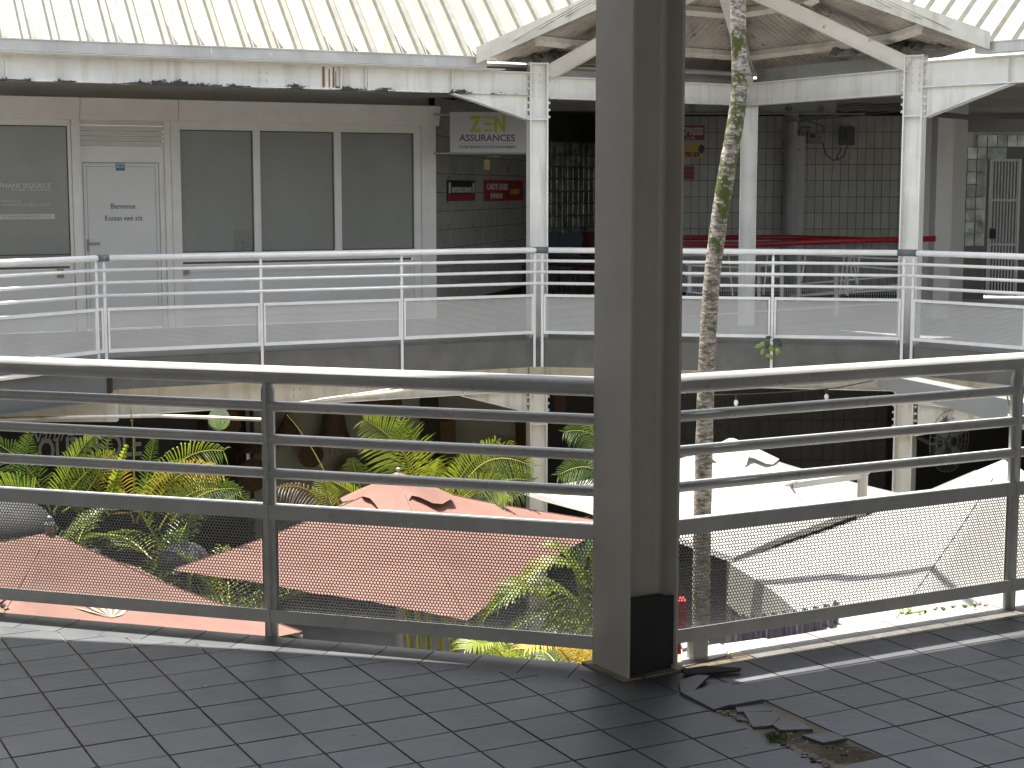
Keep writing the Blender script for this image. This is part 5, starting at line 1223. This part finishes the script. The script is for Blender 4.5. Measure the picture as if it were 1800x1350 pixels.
pC = [([(748, 880), (712, 770), (640, 738)], 13.2, .36, leafA, dict(n=40, up=UPc, ang=.95, droop=.1, wd=.014)), ([(740, 880), (705, 800), (706, 742)], 13.3, .30, leafA, dict(n=26, up=UPc, ang=.7)),
      ([(745, 880), (770, 830), (772, 808)], 13.1, .18, leafA, dict(n=18, up=UPc, ang=.3)), ([(640, 880), (625, 830), (618, 806)], 13.4, .22, leafB, dict(n=18, up=UPc, ang=.8)),
      ([(640, 880), (600, 850), (562, 838)], 13.0, .16, leafA, dict(n=20, up=UPc, ang=.5)), ([(600, 900), (560, 790), (505, 730)], 12.8, .02, leafY, dict(n=4, up=UPc, wd=.006)),
      ([(580, 900), (545, 842), (486, 858)], 12.9, .15, leafD, dict(n=16, up=UPc, droop=.8, rmat=leafY)), ([(590, 900), (560, 850), (575, 835)], 12.9, .16, leafA, dict(n=20, up=UPc))]
pD = [([(800, 890), (840, 770), (935, 820)], 13.2, .34, leafA, dict(n=38, up=UPc, ang=.9, droop=.35)), ([(790, 890), (800, 830), (870, 775)], 13.4, .26, leafA, dict(n=28, up=UPc)),
      ([(800, 890), (870, 830), (935, 845)], 13.0, .28, leafB, dict(n=34, up=UPc, droop=.35)), ([(800, 890), (850, 830), (900, 870)], 12.8, .24, leafA, dict(n=28, up=UPc)),
      ([(790, 890), (770, 850), (755, 812)], 13.3, .2, leafA, dict(n=20, up=UPc, ang=.5)), ([(820, 880), (850, 850), (890, 880)], 12.8, .2, leafD, dict(n=22, up=UPc, droop=.5))]
pE = [([(1075, 800), (1045, 745), (992, 760)], 14.6, .24, leafB, dict(n=26, up=UPc)), ([(1075, 850), (1040, 800), (982, 835)], 14.4, .26, leafB, dict(n=28, up=UPc)), ([(1075, 850), (1060, 790), (1030, 735)], 14.6, .24, leafB, dict(n=24, up=UPc))]
palm('areca palm at the far left, dense fronds above the left parasol', (-3.6, 12.7, -3.4), -1.3, 5, .95, 3, pA)
palm('areca palm with orange-yellow drooping fronds left of the rail post', (-2.75, 12.5, -3.4), -1.35, 5, .95, 5, pB)
palm('areca palm with one tall arching frond behind the middle parasol', (-.75, 13.4, -3.4), -1.5, 4, .7, 8, pC)
palm('spreading areca palm behind the right edge of the middle parasol', (-.4, 13.6, -3.4), -1.5, 3, .7, 9, pD)
palm('dark green palm partly hidden by the big foreground column', (.9, 14.7, -3.4), -1.4, 3, .7, 12, pE, mats=(leafB,))
palm('low bright palm in front of the middle parasol, beside the big column', (.42, 8.9, -3.4), -1.95, 13, 1.25, 14,
     [([(990, 1150), (960, 980), (880, 1060)], (9.0, 8.9, 8.7), .3, leafA, dict(n=30)), ([(1020, 1120), (1030, 970), (960, 960)], (9.0, 9.0, 9.0), .28, leafA, dict(n=30)),
      ([(1040, 1080), (1000, 1000), (1060, 940)], (9.2, 9.2, 9.2), .3, leafB, dict(n=30)), ([(1010, 1190), (990, 1110), (925, 1140)], 8.5, .28, leafY, dict(n=30)), ([(1030, 1190), (1060, 1110), (1100, 1150)], 8.4, .28, leafY, dict(n=30)),
      ([(900, 1200), (880, 1110), (820, 1140)], 8.6, .28, leafA, dict(n=30))], mats=(leafA, leafA, leafB, leafY))
palm('bushy yellow-green palm against the left side of the big column', (.30, 9.6, -3.4), -1.45, 12, .85, 24,
     [([(1060, 1120), (960, 960), (860, 1075)], (9.4, 9.3, 9.2), .26, leafA, dict(n=32)), ([(1070, 1080), (1010, 950), (930, 1010)], (9.4, 9.3, 9.2), .25, leafA, dict(n=30)), ([(1080, 1110), (1010, 1040), (900, 1105)], (9.2, 9.1, 9.0), .25, leafB, dict(n=30)),
      ([(1080, 1130), (1000, 1075), (960, 1110)], (9.0, 9.0, 9.0), .25, leafA, dict(n=28))], mats=(leafA, leafB))
palm('low palm under the middle parasol, seen below the rail', (-.45, 8.7, -3.4), -2.1, 11, 1.1, 15, (), mats=(leafB, leafA, leafY))
palm('low dark palm seen below the rail beside the rail post', (-1.15, 8.9, -3.4), -2.1, 10, 1.0, 16, (), mats=(leafB,))
palm('palm filling the gap between the two terracotta parasols', (-2.1, 12.0, -3.4), -1.7, 11, 1.1, 17, (), mats=(leafB, leafA))
palm('low palm left of the trunk under the white parasol', (.95, 10.2, -3.4), -2.0, 9, 1.0, 18, (), mats=(leafB,))
# tall palm trunk
t = thing('palm_tree', 'tall slender palm with mossy white ringed trunk, right of the big column', 'palm tree', tuple(Vector((onY(1232, 1140, 11.2).x, 11.2, -3.4))))
tp = [(1232, 1150, 17), (1233, 1000, 16.5), (1236, 850, 16), (1240, 700, 15.5), (1244, 600, 15), (1250, 500, 14.8), (1262, 400, 15), (1273, 330, 15.2), (1283, 270, 15), (1293, 215, 15), (1300, 165, 14.3), (1300, 110, 14), (1298, 50, 13.8), (1297, 0, 13.6), (1299, -80, 13.5), (1303, -200, 13)]
YT = 10.9
pts = [Vector((onY(1232, 1150, YT).x, YT, -3.4))] + [onY(a, b, YT) for a, b, c in tp]; rad = [.085] + [c * YT / FPX for a, b, c in tp]
top = pts[-1] + Vector((.1, 0, 9.5)); pts.append(top); rad.append(.05)
P2, R2 = [], []
for k in range(len(pts) - 1):
    for j in range(7): 
        u_ = j / 7; P2.append(pts[k].lerp(pts[k + 1], u_)); R2.append((rad[k] * (1 - u_) + rad[k + 1] * u_) * (1 - .07 * (j % 2) * rnd.uniform(.3, 1)))
# smooth the centre line
for _ in range(6): P2 = [P2[0]] + [(P2[i - 1] + P2[i] * 2 + P2[i + 1]) / 4 for i in range(1, len(P2) - 1)] + [P2[-1]]
mb = MB(); mb.tube(P2, R2, 20); mb.build('trunk', bark, t, smooth=True)
for k in range(11):
    a = 2 * pi * k / 11 + .2; e = rnd.uniform(.1, .9); d = Vector((cos(a) * cos(e), sin(a) * cos(e), sin(e)))
    frond((top, top + d * 1.0, top + d * 1.6 - Vector((0, 0, .9))), .5, leafB, t, n=26, wd=.035)
# leaves on the far slab edge and other sprigs
def sprig(name, label, leaves, Y, mats, cat='plant'):
    p0 = onY(leaves[0][0], leaves[0][1], Y); t = thing(name, label, cat, tuple(p0))
    for (px, py, L_, a, mi_) in leaves:
        c = onY(px, py, Y); s_ = L_ * Y / FPX; u_ = Vector((cos(a), 0, sin(a))); v_ = Vector((-sin(a), 0, cos(a))); nn = Vector((0, -1, 0))
        mb = MB(); q = [c, c + u_ * s_ * .3 + v_ * s_ * .28 + nn * .01, c + u_ * s_ * .7 + v_ * s_ * .24 + nn * .01, c + u_ * s_ * 1.05, c + u_ * s_ * .7 - v_ * s_ * .24 + nn * .01, c + u_ * s_ * .3 - v_ * s_ * .28 + nn * .01, c + u_ * s_ * .5 + nn * .02]
        mb.add([tuple(x_ + Vector((0, .02 * sin(px), 0))) for x_ in q], [(0, 6, 1), (1, 6, 2), (2, 6, 3), (3, 6, 4), (4, 6, 5), (5, 6, 0)]); mb.build('leaf', mats[mi_], t)
    mb = MB(); mb.tube([onY(leaves[0][0] + 12, leaves[0][1] - 8, Y), onY(leaves[0][0], leaves[0][1], Y), onY(leaves[-1][0], leaves[-1][1], Y)], .004, 5); mb.build('stem', mats[0], t)
    return t
pale = pm('pale_lime_leaf', (.33, .38, .12), (.22, .30, .05), scale=14, rough=.5, transl=.2)
teal = pm('dark_teal_leaf', (.03, .07, .05), rough=.5)
sprig('climbing_plant', 'sprig of lime and dark leaves hanging from the far slab edge', [(1344, 600, 15, -2.4, 0), (1340, 606, 14, -2.8, 0), (1342, 612, 13, -1.9, 0), (1352, 604, 17, -1.1, 0), (1362, 612, 13, -.7, 0), (1366, 614, 12, -1.5, 0), (1345, 624, 13, -.3, 0), (1352, 622, 13, -1.0, 0), (1356, 598, 16, -.1, 1), (1362, 600, 15, -.6, 1), (1350, 600, 14, -1.8, 1), (1345, 594, 12, .1, 1)], 16.9, (pale, teal))
sprig('creeper', 'few lime leaves beside the right rail post', [(1770, 695, 12, -.3, 0), (1776, 697, 10, .5, 0), (1774, 728, 10, -1.2, 0), (1772, 738, 9, -.4, 0), (1777, 722, 8, 1.2, 0)], 7.4, (pale,))
sprig('creeper', 'thin creeper with reddish tips along the right floor edge', [(1590, 1080, 14, 2.4, 0), (1597, 1078, 14, 1.2, 0), (1640, 1072, 10, .6, 1), (1662, 1072, 12, 2.6, 1), (1672, 1068, 10, .3, 1), (1700, 1066, 12, 2.8, 1), (1710, 1064, 10, .6, 0), (1722, 1066, 10, 1.4, 2), (1728, 1064, 9, .2, 2), (1716, 1070, 9, 2.0, 1), (1615, 1074, 9, -1.2, 1), (1628, 1072, 9, -1.8, 1)], 6.15, (pale, leafB, pm('reddish_leaf', (.20, .07, .05), rough=.6)))
sprig('creeper', 'dark twig tips at the left end of the floor edge', [(-2, 1062, 14, .5, 0), (2, 1068, 14, -.4, 0), (0, 1066, 12, .1, 0), (6, 1066, 8, .9, 0)], 6.15, (leafD,))

for o in bpy.data.objects:
    if '_b' in o: del o['_b']
